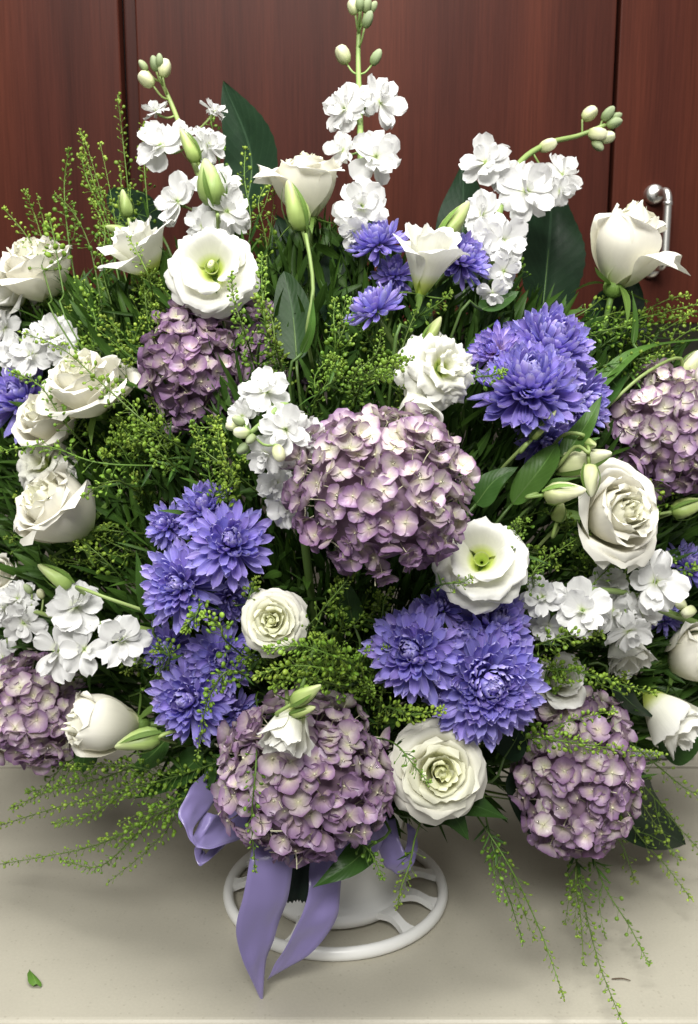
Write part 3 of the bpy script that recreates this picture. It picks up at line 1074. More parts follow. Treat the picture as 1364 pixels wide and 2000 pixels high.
def stock(name_pts, blossoms, buds, label, seed, group='white stock spikes', sr=.0030):
    """blossoms: (px, py, dy, rpx, facing); buds: (px, py, dy, lpx, direction, white)."""
    rng = random.Random(seed)
    pts = [at(a, b, surf(a, b) + c) for a, b, c in name_pts]
    o0 = pts[0]
    root = ob('stock_spike', None, M=Matrix.Translation(o0))
    tag(root, label, 'stock', group)
    crv = catmull([p - o0 for p in pts], 28)
    mb = MB()
    mb.add(*tube(crv, [sr * (1 - .55 * k / 28) for k in range(29)], 8))

    def pedicel(p, q, r):
        m = (p + q) / 2 + Vector((0, 0, -.15 * (p - q).length))
        mb.add(*tube(catmull([p, m, q], 6), r, 5))
    for (px, py, dy, rpx, fc) in blossoms:
        P = at(px, py, surf(px, py) + dy)
        s = rpx * mpp(P)
        z = face(*fc)
        q = P - o0 - z * s * .45
        near = min(crv, key=lambda c: (c - q).length + max(0, (c - q).z) * .6)
        pedicel(near, q, .0010)
        bl = ob('blossom', CAL, root, frame(P - o0 - z * s * .1, z, rng.uniform(0, 6), s))
        k = 0
        for (n, el, L, jit) in ((rng.choice((5, 6)), -8, 1.02, 14), (rng.choice((4, 5)), 14, .98, 18), (rng.choice((2, 3, 4)), 40, .76, 22), (rng.choice((1, 2, 3)), 66, .5, 18)):
            for i in range(n):
                e = math.radians(el + rng.uniform(-jit, jit))
                l = L * rng.uniform(.85, 1.12)
                Mx = (Matrix.Rotation(2 * PI * (i + .37 * k) / n + rng.uniform(-.25, .25), 4, 'Z') @ Matrix.Translation((.05, 0, .02 + .02 * k))
                      @ Matrix.Rotation(-e, 4, 'Y') @ Matrix.Rotation(rng.uniform(-.35, .35), 4, 'X') @ Matrix.Scale(l, 4))
                ob('petal', rng.choice(STK), bl, Mx)
            k += 1
    for (px, py, dy, lpx, fc, wh) in buds:
        P = at(px, py, surf(px, py) + dy)
        s = lpx * mpp(P)
        z = face(*fc)
        q = P - o0 - z * s * .5
        near = min(crv, key=lambda c: (c - q).length + max(0, (c - q).z + .012) * .8)
        pedicel(near, q, .0009)
        ob('bud', BUDW if wh else BUDS, root, frame(q, z, rng.uniform(0, 6), s))
    ob('stem', mb.mesh('stem', M['stem_pale']), root)
    # foot of the stem down into the foam
    inv_ = Matrix.Translation(-o0)
    tgt = FOAM + Vector((rng.uniform(-.03, .03), rng.uniform(-.02, .02), 0))
    d0 = (pts[0] - pts[1]).normalized()
    v, f, uv = tube(catmull([o0 + -d0 * .004, o0 + d0 * .02, (o0 + d0 * .05).lerp(tgt, .4) + Vector((0, .01, 0)), tgt], 12), sr, 6)
    ob('lower_stem', MB().add([inv_ @ p for p in v], f, uv).mesh('lower_stem', M['stem']), root)
    return root


# ------------------------------------------------------------------ leaves
def leaf(pts, wpx, label, mat='leaf_dark', normal=(0, 0.2, 1), name='leaf', cat='leaf', group=None, fold=.22, serr=0.0, shape=(.5, .9), seed=0, wave=.06, stem=True):
    """pts: (px, py, dy) along the midrib, foot first. One leaf with a fold along its rib, wavy edges and a stalk."""
    rng = random.Random(seed + int(pts[0][0] * 3 + pts[0][1]))
    P = [at(a, b, surf(a, b) + c) for a, b, c in pts]
    o0 = P[0]
    n = 26
    crv = catmull([p - o0 for p in P], n)
    sc = mpp(P[len(P) // 2])
    W = wpx * sc * .5
    N = face(*normal)
    ph = rng.uniform(0, 6)
    v, uv = [], []
    nu = 8
    tot = (P[-1] - P[0]).length
    for k, p in enumerate(crv):
        t = k / n
        d = (crv[min(k + 1, n)] - crv[max(k - 1, 0)]).normalized()
        side = d.cross(N).normalized()
        nn = side.cross(d).normalized()
        w = W * (sin(PI * t ** shape[0]) ** shape[1] if 0 < t < 1 else 0.0)
        w = max(w, W * .012)
        if serr:
            w *= 1 + serr * ((k * 1.0) % 2 - .5)
        for i in range(nu + 1):
            u = 2 * i / nu - 1
            h = fold * abs(u) * w + wave * W * sin(t * 11 + ph + u * 1.5) * abs(u) - .25 * fold * w * u * u
            v.append(p + side * (u * w) + nn * h)
            uv.append((i / nu, t))
    root = ob(name, None, M=Matrix.Translation(o0))
    tag(root, label, cat, group)
    ob('blade', MB().add(v, gridf(nu, n), uv).mesh('blade', M[mat]), root)
    rib = [p - N * .0004 for p in crv]
    mb = MB().add(*tube(rib, [max(.0003, .0010 * (1 - k / n)) for k in range(n + 1)], 4))
    if stem:
        d0 = (crv[0] - crv[1]).normalized()
        tgt = FOAM - o0 + Vector((rng.uniform(-.03, .03), rng.uniform(-.02, .02), 0))
        q = d0 * .025
        mb.add(*tube(catmull([Vector((0, 0, 0)), q, q.lerp(tgt, .4) + Vector((0, .012, 0)), tgt], 10), .0012, 5))
    ob('stalk', mb.mesh('stalk', M['stem']), root)
    return root


# ------------------------------------------------------------------ pepperwort sprigs
POD_V, POD_F, POD_UV = lathe([(.05, -1.0), (.8, -.55), (1.0, .1), (.65, .75), (.05, .95)], 6)
POD_V = [(x, y * .45, z) for x, y, z in POD_V]


def thin_leaf(L, W, bend, rng):
    ph = rng.uniform(-.3, .3)

    def fn(u, v):
        w = W * (sin(PI * min(1, v * .92 + .08)) ** .8) * (1 - .3 * v)
        return (u * w, bend * L * v * v + abs(u) * w * .4, L * v + ph * u * w * v)
    return gridp(fn, 2, 5)


def sprig(pts, label, seed, dens=1.0, podpx=4.2, pedpx=20, podrange=(.35, .97), leaves=4, tip=8, stem_r=.0008, group=None, side=0, foot=True, leafpx=52, branch=0):
    """Wiry stem with round flat seed pods on hair-thin stalks all round, a crowded tip and a few narrow leaves."""
    rng = random.Random(seed)
    if group == 'sprigs among the blooms':          # the foot sits well inside the bouquet
        pts = [(pts[0][0], pts[0][1], pts[0][2] + .045)] + list(pts[1:])
    P = [at(a, b, surf(a, b) + c) for a, b, c in pts]
    P = [p if p.z > .022 else on_counter(a, b, .022) for p, (a, b, c) in zip(P, pts)]   # clear of the counter
    o0 = P[0]
    L = sum((P[i + 1] - P[i]).length for i in range(len(P) - 1))
    n = 22
    crv = catmull([p - o0 for p in P], n)
    sc = mpp(P[len(P) // 2])
    root = ob('pepperwort_sprig', None, M=Matrix.Translation(o0))
    tag(root, label, 'sprig', group)
    sm = MB().add(*tube(crv, [stem_r * (1 - .6 * k / n) for k in range(n + 1)], 5))
    pm = MB()

    def frame_at(c, t):
        x = t * n
        i = min(int(x), n - 1)
        return c[i].lerp(c[i + 1], x - i), (c[i + 1] - c[i]).normalized()
    curves = [(crv, 1.0)]
    for _ in range(branch):
        t0 = rng.uniform(.15, .45)
        p, d = frame_at(crv, t0)
        sd = d.orthogonal().normalized()
        a = rng.uniform(0, 6.28)
        sd = sd * cos(a) + d.cross(sd) * sin(a)
        bl = L * rng.uniform(.22, .36)
        bc = catmull([p, p + (d * .7 + sd * .6) * bl * .4, p + (d * .95 + sd * .55) * bl * .75, p + (d * 1.25 + sd * .55) * bl], n)
        sm.add(*tube(bc, [stem_r * .6 * (1 - .6 * k / n) for k in range(n + 1)], 4))
        curves.append((bc, .34))
    for cv_, share in curves:
        main = cv_ is crv
        lo, hi = podrange if main else (.12, .97)
        cnt = int(L * share / sc * (hi - lo) / 6.4 * dens)
        for k in range(cnt):
            q = k / max(1, cnt - 1)
            t = lo + (hi - lo) * q
            p, d = frame_at(cv_, t)
            a = k * 2.39996 + rng.uniform(-.4, .4)
            o1 = d.orthogonal().normalized()
            o2 = d.cross(o1)
            rad = o1 * cos(a) + o2 * sin(a)
            up = .45 + .7 * q + rng.uniform(-.2, .2)
            dirv = (rad + d * up).normalized()
            pl = pedpx * sc * (1.0 - .62 * q) * rng.uniform(.7, 1.25) * (1 if main else .8)
            e = p + dirv * pl + Vector((0, 0, -.12 * pl))
            sm.add(*tube([p, p.lerp(e, .55) + d * pl * .06, e], .00022, 3, False))
            if rng.random() < .06:
                continue                        # a pod has dropped off here
            s = podpx * 1.12 * sc * (1.0 - .40 * q) * rng.uniform(.6, 1.25)
            Mx = frame(e + dirv * s * .8, (dirv + Vector((rng.uniform(-.4, .4), rng.uniform(-.4, .4), rng.uniform(-.2, .5)))).normalized(), rng.uniform(0, 6), s)
            pm.add(POD_V, POD_F, [(rng.random(), min(1, max(0, .25 + .6 * q + rng.uniform(-.25, .25))))] * len(POD_V), M=Mx)
        for k in range(tip if main else tip // 2):
            p, d = frame_at(cv_, 1.0 - .06 * rng.random())
            dirv = (d * rng.uniform(.3, 1.3) + Vector((rng.uniform(-1, 1), rng.uniform(-1, 1), rng.uniform(-1, 1))) * .8).normalized()
            s = podpx * sc * rng.uniform(.45, .75)
            e = p + dirv * rng.uniform(3, 9) * sc
            sm.add(*tube([p, e], .0002, 3, False))
            pm.add(POD_V, POD_F, [(rng.random(), rng.uniform(.6, 1))] * len(POD_V), M=frame(e, dirv, rng.uniform(0, 6), s))
    if foot:
        d0 = (crv[0] - crv[1]).normalized()
        tgt = FOAM - o0 + Vector((rng.uniform(-.03, .03), rng.uniform(-.02, .02), 0))
        sm.add(*tube(catmull([Vector((0, 0, 0)), d0 * .03, (d0 * .03).lerp(tgt, .4), tgt], 10), stem_r, 4))
    ob('stem', sm.mesh('stem', M['sprig_stem']), root)
    tag(ob('seed_pods', pm.mesh('seed_pods', M['pod']), root), kind='stuff')
    for k in range(leaves):
        t = rng.uniform(0.03, max(.2, podrange[0] + .1))
        p, d = frame_at(crv, t)
        a = rng.uniform(0, 6.28)
        o1 = d.orthogonal().normalized()
        dirv = (o1 * cos(a) + d.cross(o1) * sin(a) + d * rng.uniform(.5, 1.3)).normalized()
        ll = leafpx * sc * rng.uniform(.6, 1.2)
        v, f, uv = thin_leaf(ll, ll * .075, rng.uniform(-.3, .4), rng)
        ob('leaf', MB().add(v, f, uv).mesh('leaf', M['leaf_bright'] if rng.random() < .5 else M['leaf_mid']), root, frame(p, dirv, rng.uniform(0, 6), 1))
    return root

#@@DATA@@
# ================================================================== the bouquet
# ------------------------------------------------------------------ hydrangeas
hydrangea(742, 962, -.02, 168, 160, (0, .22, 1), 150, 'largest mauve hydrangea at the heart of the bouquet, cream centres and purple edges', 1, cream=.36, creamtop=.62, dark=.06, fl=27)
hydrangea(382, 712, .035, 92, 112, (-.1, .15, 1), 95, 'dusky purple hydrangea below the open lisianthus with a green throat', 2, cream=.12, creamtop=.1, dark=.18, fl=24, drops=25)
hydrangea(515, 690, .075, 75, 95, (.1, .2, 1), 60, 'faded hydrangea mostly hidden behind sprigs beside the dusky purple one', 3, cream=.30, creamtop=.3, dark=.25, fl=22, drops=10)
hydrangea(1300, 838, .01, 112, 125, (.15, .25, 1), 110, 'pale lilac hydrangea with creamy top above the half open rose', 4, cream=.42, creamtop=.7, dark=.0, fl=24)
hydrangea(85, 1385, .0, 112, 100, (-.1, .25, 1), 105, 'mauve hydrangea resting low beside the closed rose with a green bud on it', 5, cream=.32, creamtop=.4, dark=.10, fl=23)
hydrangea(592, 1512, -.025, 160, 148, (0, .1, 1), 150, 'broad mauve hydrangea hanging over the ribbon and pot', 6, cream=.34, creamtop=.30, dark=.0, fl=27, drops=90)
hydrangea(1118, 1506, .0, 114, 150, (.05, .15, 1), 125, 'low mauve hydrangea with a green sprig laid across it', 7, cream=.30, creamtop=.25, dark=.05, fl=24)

# ------------------------------------------------------------------ chrysanthemums
mum(738, 470, .0, 58, (-.2, .75, .6), 62, 'small violet chrysanthemum at the top, just under a white stock blossom', 31, dome=.1)
mum(770, 535, .02, 45, (-.1, .3, .9), 40, 'violet chrysanthemum tucked behind the funnel shaped white lisianthus', 32, dome=.2)
mum(905, 505, .0, 62, (.45, .5, .75), 70, 'violet chrysanthemum between the funnel lisianthus and the curved stock spike', 33, dome=.35)
mum(732, 600, -.01, 64, (-.35, .8, .45), 44, 'small half open violet chrysanthemum seen from its side above a sprig', 34, dome=-.1)
mum(965, 685, .005, 55, (-.5, .25, .85), 60, 'pale lilac chrysanthemum with a pinkish white middle', 35, dome=.2, mk='mum_pale')
mum(1078, 672, .0, 92, (.25, .55, .8), 150, 'round domed violet chrysanthemum at the top of the tight cluster', 36, dome=.75)
mum(1140, 785, .01, 70, (.55, -.05, .8), 85, 'violet chrysanthemum on the outer side of the tight cluster beside a pointed leaf', 37, dome=.5)
mum(1065, 865, .012, 55, (.0, -.35, .9), 60, 'violet chrysanthemum hanging lowest under the tight cluster', 38, dome=.3)
mum(1035, 748, -.03, 102, (-.02, .62, .78), 140, 'wide violet chrysanthemum at the front of the tight cluster with dark centre', 39, dome=.25)
mum(42, 775, .0, 74, (-.25, .35, .9), 80, 'violet chrysanthemum at the outer edge beside three white roses', 40, dome=.5)
mum(400, 990, .01, 60, (-.1, .5, .8), 60, 'bluish violet chrysanthemum at the top of the loose column of violet blooms', 41, dome=.3)
mum(325, 1025, .005, 50, (-.4, .3, .85), 55, 'small bluish violet chrysanthemum at the side of the loose column, behind a sprig', 42, dome=.4)
mum(450, 1060, -.02, 82, (.12, .28, .95), 66, 'open violet chrysanthemum with curled long petals in the loose column', 43, dome=.05)
mum(350, 1142, -.02, 80, (-.15, .12, .97), 80, 'violet chrysanthemum with drooping petals below the open curled one', 44, dome=.35)
mum(450, 1170, .015, 52, (.35, -.35, .85), 40, 'dim violet chrysanthemum facing down beside the small white rose', 45, dome=.2)
mum(328, 1262, .012, 55, (-.2, .1, .95), 50, 'deep violet chrysanthemum in shade between drooping one and white stock', 46, dome=.1)
mum(432, 1285, .005, 66, (.15, .15, .97), 64, 'violet chrysanthemum half covered by lime seed pods', 47, dome=.2)
mum(368, 1368, -.015, 80, (-.25, .12, .95), 84, 'violet chrysanthemum lowest in the loose column above the ribbon loop', 48, dome=.3)
mum(465, 1395, .012, 46, (.3, -.1, .9), 40, 'dark violet chrysanthemum wedged behind the broad low hydrangea', 49, dome=.2)
mum(862, 1185, .015, 50, (-.1, .5, .8), 42, 'small violet chrysanthemum peeping out behind two larger ones', 50, dome=.1)
mum(965, 1215, .0, 80, (.25, .45, .85), 84, 'violet chrysanthemum just under the ruffled double lisianthus', 51, dome=.3)
mum(806, 1272, -.012, 92, (-.25, .2, .94), 92, 'violet chrysanthemum with spread spoon petals above the open rose', 52, dome=.25)
mum(955, 1335, -.035, 110, (.08, .12, .98), 175, 'largest dense violet chrysanthemum with a tight spiral centre', 53, dome=.35)
mum(1345, 1105, .02, 55, (.1, .6, .75), 40, 'violet chrysanthemum at the outer edge behind the white stock blossom with green eye', 54, dome=-.1)
mum(1302, 1205, .03, 38, (.1, .1, .95), 32, 'small dark violet chrysanthemum shaded below the green eyed stock blossom', 55, dome=.1)

# ------------------------------------------------------------------ roses
rose(72, 530, .0, 72, (-.25, .80, .55), 1.2, 'half', 'creamy rose at the outer upper edge with sprigs crossing its petals', 61, .32)
rose(600, 366, .0, 72, (-.04, .97, .22), .4, 'half', 'creamy rose standing upright beside the tallest stock spike', 62, .35, drop=(-1, .0, .25, .20, -.02))
rose(1222, 482, -.02, 72, (.22, .93, .25), 2.0, 'bud', 'large closed cream rose in front of the cabinet door handle', 63, .9, drop=(1, -.45, .5, .17, .10, .80))
rose(120, 998, -.02, 88, (-.55, .55, .62), .3, 'half', 'cream rose with spiral heart leaning out below the two ruffled white blooms', 64, .28)
rose(532, 1212, -.03, 64, (-.03, .12, .99), .7, 'open', 'small round rose facing straight out with a greenish spiral heart', 65, .3)
rose(203, 1415, -.03, 66, (-.88, .10, .45), 1.0, 'bud', 'closed beige white rose lying on its side beside the low hydrangea', 66, .2)
rose(860, 1508, -.045, 96, (.06, .18, .98), 2.2, 'open', 'wide open cream rose low beside the broad hydrangea', 67, .8)
rose(1198, 1006, -.03, 84, (.40, .18, .90), 1.4, 'half', 'half open white rose with hanging petal below the pale lilac hydrangea', 68, .45, drop=(.15, -1, .35, .12, .22))
rose(1352, 1278, .0, 52, (.55, .45, .7), .2, 'bud', 'closed white rose at the outer edge above the tilted lisianthus', 69, .2)
rose(165, 755, -.02, 74, (-.30, .72, .62), 2.4, 'half', 'white rose uppermost of the three stacked by the outer chrysanthemum', 70, .7)
rose(95, 822, -.005, 60, (-.35, .55, .7), .9, 'half', 'yellowish cream rose in the middle of the three stacked ones', 71, .4)
rose(5, 1125, .02, 38, (-.4, .3, .85), .3, 'half', 'cream rose cut by the picture edge above white stock', 72, .4)

# ------------------------------------------------------------------ lisianthus
lisianthus(270, 488, -.005, 62, (-.45, .80, .45), .5, 'cup', 'cup shaped white lisianthus facing up beside the open green throated one', 81)
lisianthus(411, 512, -.03, 86, (.02, .18, .98), 1.1, 'open', 'open white lisianthus showing its green throat', 82)
lisianthus(835, 508, -.03, 68, (.18, .90, .42), .3, 'funnel', 'funnel shaped white lisianthus in front of small violet chrysanthemums', 83)
lisianthus(880, 712, -.02, 84, (.45, .12, .88), .2, 'double', 'ruffled double white lisianthus turned to the tight violet cluster', 84)
lisianthus(815, 800, .0, 42, (.1, -.75, .6), .6, 'nod', 'white lisianthus drooping just above the largest hydrangea', 85)
lisianthus(940, 1083, -.025, 90, (-.15, .40, .90), .9, 'open', 'wide ruffled white lisianthus below the largest hydrangea', 86)
lisianthus(563, 1420, -.075, 46, (-.30, -.82, .48), .4, 'nod', 'white lisianthus nodding over the broad low hydrangea', 87)
lisianthus(1308, 1396, -.01, 56, (.55, -.62, .55), 2.3, 'nod', 'white lisianthus tilted downwards above the grey rod', 88)
lisianthus(70, 898, -.015, 70, (-.35, .35, .87), 1.4, 'double', 'ruffled white lisianthus lowest of the three stacked blooms', 89)
lisianthus(1090, 1330, .02, 48, (.1, .3, .9), .4, 'cup', 'cream lisianthus half hidden behind the densest chrysanthemum', 90)
lisianthus(1222, 1265, .012, 42, (.15, -.8, .5), .4, 'nod', 'white lisianthus seen from below under the stock blossoms', 91)
lisianthus(15, 575, -.01, 44, (-.5, .2, .8), .4, 'cup', 'white lisianthus at the outer edge pressed against a creamy rose', 92)
lisianthus(30, 600, .02, 46, (.1, -.7, .6), .7, 'funnel', 'white lisianthus hanging below the outer creamy rose', 93)

# ------------------------------------------------------------------ lisianthus buds
bud(577, 402, -.035, 100, (-.28, .92, .2), .23, 'tall pale green bud leaning on the upright rose', via=[(598, 460, -.03), (612, 560, -.02), (600, 650, 0), (612, 720, .04)])
bud(411, 357, -.03, 92, (-.20, .92, .2), .29, 'fat pale green bud standing above the green throated lisianthus', via=[(425, 420, -.02), (428, 470, .02)])
bud(370, 285, -.02, 70, (-.45, .85, .2), .22, 'slim green bud in front of the first stock spike', via=[(395, 350, -.01), (420, 420, .02)])
bud(888, 436, -.03, 98, (.55, .80, .2), .22, 'pointed green bud beside the funnel lisianthus', via=[(858, 490, -.01), (830, 570, .01)])
bud(1140, 900, -.03, 112, (.88, .25, .3), .24, 'cream bud pointing sideways above the nodding green one', mat='bud_cream', via=[(1080, 915, -.02), (1040, 960, .02)])
bud(1153, 938, -.055, 68, (.02, -.98, .2), .25, 'nodding pale green bud on a hooked stalk over the half open rose', mat='bud_cream', via=[(1150, 885, -.055), (1125, 872, -.04), (1090, 910, -.02), (1040, 965, .02)])
bud(1103, 962, -.045, 84, (.95, .12, .3), .26, 'stout cream bud lying against the half open rose', mat='bud_cream', via=[(1050, 965, -.02), (1020, 990, .02)])
bud(1093, 1000, -.02, 42, (.2, .95, .3), .34, 'small round green bud under the stout cream bud', via=[(1088, 1030, .0), (1040, 1080, .03)])
bud(108, 1124, -.03, 78, (-.80, .55, .2), .22, 'slender green bud on a long arching stalk over white stock', via=[(150, 1146, -.03), (210, 1168, -.02), (290, 1195, .01)])
bud(270, 1447, -.06, 92, (-.93, -.2, .3), .24, 'green bud lying across the closed beige white rose', via=[(312, 1440, -.05), (345, 1450, -.01)])
bud(598, 1357, -.075, 74, (.80, .55, .2), .22, 'green bud crossing the nodding lisianthus, the upper of two', via=[(560, 1395, -.06), (560, 1350, -.03)])
bud(592, 1388, -.075, 56, (.85, .30, .3), .22, 'shorter green bud below its twin on the nodding lisianthus', via=[(565, 1405, -.06), (560, 1350, -.03)])
bud(1352, 712, -.02, 60, (.4, .85, .2), .34, 'cream green bud at the outer edge above the pale lilac hydrangea', mat='bud_cream', via=[(1330, 700, -.02), (1260, 730, -.01), (1180, 800, .02)])
bud(1345, 990, -.02, 70, (.85, .35, .3), .28, 'green bud at the outer edge beside the half open rose', via=[(1310, 1000, -.01), (1260, 1010, .02)])
bud(845, 650, -.01, 70, (.45, .85, .2), .22, 'slim green bud rising behind the ruffled double lisianthus', via=[(820, 690, 0), (800, 760, .03)])
bud(1155, 868, -.045, 26, (.5, -.2, .8), .42, 'tiny round green bud above the sideways cream bud', via=[(1140, 850, -.04), (1100, 850, -.02), (1060, 900, .02)])
bud(245, 398, .0, 55, (-.15, .95, .2), .24, 'small spiky green bud above the cup shaped lisianthus', via=[(252, 430, .0), (270, 520, .02)])
bud(228, 448, -.01, 42, (-.9, .2, .3), .26, 'short yellow green bud poking out beside the cup shaped lisianthus', via=[(255, 455, .0), (280, 520, .02)])
bud(1062, 830, -.04, 74, (.62, .75, .2), .15, 'narrow green bud climbing in front of the lowest violet chrysanthemum', via=[(1030, 865, -.03), (990, 905, .0), (960, 940, .03)])

# ------------------------------------------------------------------ stock spikes
stock([(428, 470, .03), (420, 420, .02), (372, 300, .015), (340, 215, .01), (312, 150, .01)],
      [(312, 282, -.01, 52, (-.25, .3, .9)), (350, 262, .0, 32, (.1, .5, .8)), (408, 282, .0, 36, (.6, .1, .8)), (345, 392, -.005, 50, (-.5, .2, .8)), (425, 360, -.005, 46, (.3, .4, .85)), (445, 412, .0, 50, (.5, .0, .8)), (395, 440, .01, 40, (0, .2, .9)), (306, 214, .0, 26, (-.4, .8, .3)), (420, 216, .0, 27, (.5, .75, .3))],
      [(286, 155, 0, 36, (-.7, .6, .3), True), (302, 124, 0, 30, (-.2, .9, .2), False), (322, 133, 0, 36, (.2, .95, .1), True), (280, 128, 0, 24, (-.6, .7, .3), False), (312, 118, -.003, 26, (.0, .9, .3), False)],
      'white stock spike with a crooked tip beside the tall dark leaf', 101, sr=.0034)
stock([(708, 470, .03), (706, 400, .02), (704, 250, .01), (700, 110, .01), (704, 12, .01)],
      [(672, 212, -.005, 46, (-.5, .1, .85)), (745, 198, -.005, 48, (.5, .15, .85)), (706, 190, .005, 40, (0, .5, .8)), (668, 292, .005, 34, (-.6, .2, .8)), (735, 305, -.005, 54, (.3, .15, .9)), (706, 402, -.01, 52, (-.05, .1, .95)), (690, 455, .0, 34, (-.3, -.6, .7))],
      [(670, 107, 0, 38, (-.4, .8, .3), True), (735, 112, 0, 34, (.5, .8, .2), False), (719, 38, 0, 34, (.4, .9, .2), False), (690, 14, 0, 30, (-.3, .9, .2), True), (703, 6, -.003, 30, (0, .95, .2), False), (717, 10, 0, 30, (.3, .9, .2), False), (728, 14, .003, 26, (.6, .8, .2), False)],
      'tallest white stock spike rising up the middle against the cabinet', 102, sr=.0036)
stock([(962, 560, .03), (965, 470, .02), (985, 380, .01), (1018, 315, .005), (1072, 280, .0), (1130, 265, .0), (1182, 244, .0)],
      [(948, 315, -.005, 48, (-.35, .4, .85)), (1030, 372, -.01, 56, (.15, .15, .95)), (1102, 340, .0, 42, (.5, .3, .8)), (1095, 375, .0, 30, (.3, -.4, .8)), (985, 350, .005, 36, (-.2, .3, .9)), (940, 418, .0, 42, (-.5, .2, .85)), (985, 470, -.01, 52, (.3, .1, .9)), (948, 470, .0, 40, (-.3, .0, .9)), (985, 530, .0, 36, (.3, -.3, .85)), (962, 575, .005, 30, (-.1, -.7, .6))],
      [(1070, 284, -.003, 38, (.8, .3, .2), True), (1152, 222, 0, 34, (.75, .55, .2), True), (1188, 222, 0, 34, (.6, .7, .2), False), (1200, 240, 0, 32, (.9, .2, .2), False), (1168, 262, 0, 40, (.8, -.2, .3), True), (1186, 268, 0, 32, (.9, .1, .3), True), (1168, 284, 0, 30, (.5, -.6, .3), False), (1203, 228, .002, 26, (.9, .4, .1), False)],
      'white stock spike arching over to grey green buds near the door gap', 103, sr=.0036)
stock([(590, 960, .0), (590, 880, -.01), (572, 810, -.03), (552, 792, -.045), (520, 820, -.05), (490, 845, -.05)],
      [(520, 762, -.03, 52, (0, .55, .8)), (472, 812, -.035, 36, (-.55, .2, .8)), (558, 838, -.05, 48, (.1, .2, .95)), (605, 850, -.035, 36, (.6, .0, .8)), (518, 888, -.045, 40, (-.3, -.5, .8)), (550, 880, -.03, 40, (.1, -.4, .9)), (540, 945, .0, 40, (-.3, .1, .9)), (562, 990, .0, 46, (-.2, -.1, .95)), (498, 780, -.02, 34, (-.3, .2, .9))],
      [(466, 822, -.05, 30, (-.7, .4, .4), False), (472, 845, -.055, 34, (-.8, .0, .4), True), (490, 858, -.055, 28, (-.4, -.5, .6), False), (476, 876, -.05, 32, (-.7, -.5, .4), False), (455, 832, -.045, 30, (-.9, .1, .3), True), (545, 885, -.06, 36, (.2, -.9, .3), True)],
      'white stock spike bent over beside the largest hydrangea, buds hanging', 104, sr=.0034)
stock([(1380, 1225, .03), (1290, 1190, .0), (1230, 1160, -.02), (1165, 1152, -.035), (1150, 1150, -.035)],
      [(1282, 1136, -.05, 60, (.1, .12, .98)), (1138, 1192, -.04, 56, (-.35, .15, .9)), (1190, 1135, -.01, 40, (-.1, .5, .8)), (1200, 1195, -.02, 44, (.1, -.1, .9)), (1230, 1235, -.045, 46, (.1, -.65, .7)), (1255, 1195, -.035, 44, (.6, .2, .75)), (1060, 1165, -.01, 42, (-.4, .3, .9)), (1070, 1225, .0, 34, (-.2, -.3, .9))],
      [(1345, 1195, -.02, 34, (-.8, -.2, .4), True), (1330, 1180, -.01, 30, (-.6, .3, .4), True)],
      'white stock spike lying sideways, one blossom facing out with a green eye', 105, sr=.0036)
stock([(300, 1235, .02), (240, 1222, .0), (150, 1215, -.01), (70, 1195, -.01), (10, 1180, .0)],
      [(34, 1168, -.015, 40, (-.2, .4, .9)), (46, 1218, -.02, 40, (.0, -.3, .9)), (148, 1182, -.02, 58, (.1, .6, .75)), (110, 1270, -.035, 58, (-.25, .2, .92)), (165, 1268, -.03, 48, (.35, .1, .9)), (240, 1250, -.03, 52, (.3, .25, .9)), (5, 1285, -.01, 34, (-.4, .0, .9)), (5, 1190, -.01, 34, (-.4, .0, .9))],
      [(55, 1150, -.01, 24, (-.5, .7, .3), False), (80, 1160, -.005, 22, (-.3, .8, .3), True)],
      'white stock spike stretched out sideways above the low outer hydrangea', 106, sr=.0032)
stock([(150, 760, .05), (120, 710, .03), (70, 680, .0), (10, 650, .0)],
      [(112, 655, -.01, 42, (.2, .4, .9)), (60, 690, -.02, 44, (-.1, .3, .95)), (28, 695, -.01, 38, (-.4, .1, .9)), (5, 640, -.01, 42, (-.5, .1, .9)), (75, 655, .0, 36, (.0, .6, .8)), (130, 700, .0, 32, (.4, .0, .9))],
      [(45, 735, -.01, 26, (.1, -.8, .4), True)],
      'white stock spike at the outer edge above the outer violet chrysanthemum', 107, sr=.003)

# ------------------------------------------------------------------ leaves
G1 = 'dark backing leaves'
leaf([(478, 430, .09), (490, 300, .09), (436, 158, .085)], 118, 'tall dark pointed leaf standing behind the first stock spike', normal=(-.35, .1, 1), group=G1, shape=(.75, .9), serr=.03)
leaf([(900, 560, .09), (905, 430, .09), (905, 318, .085)], 110, 'dark leaf behind the arching stock spike, next to the pointed bud', normal=(-.5, .1, 1), group=G1, shape=(.7, .8))
leaf([(1060, 610, .09), (1072, 480, .085), (1080, 360, .08)], 150, 'broad dark leaf behind the arching stock blossoms', normal=(.35, .1, 1), group=G1, shape=(.8, .6), serr=.035)
leaf([(940, 610, .08), (920, 540, .08), (880, 470, .075)], 90, 'dark leaf low behind the violet chrysanthemum at the top', normal=(-.2, .2, 1), group=G1)
leaf([(310, 470, .09), (265, 415, .085), (212, 372, .08)], 84, 'blunt dark bluish leaf behind the cup shaped lisianthus', normal=(-.2, .3, 1), group=G1, shape=(.8, .6))
leaf([(590, 560, .08), (565, 480, .08), (540, 420, .075)], 92, 'dark leaf behind the upright rose and its stalks', normal=(-.3, .2, 1), group=G1)
leaf([(690, 660, .07), (660, 540, .07), (690, 450, .06)], 110, 'dark leaf hanging in shade under the tallest stock spike', normal=(.3, .2, 1), group=G1)
leaf([(580, 705, .03), (572, 610, .03), (555, 530, .02)], 76, 'oval mid green leaf standing by the two bare rose stalks', 'leaf_deep', (-.1, .1, 1), group=G1, shape=(.75, .6), wave=.02)
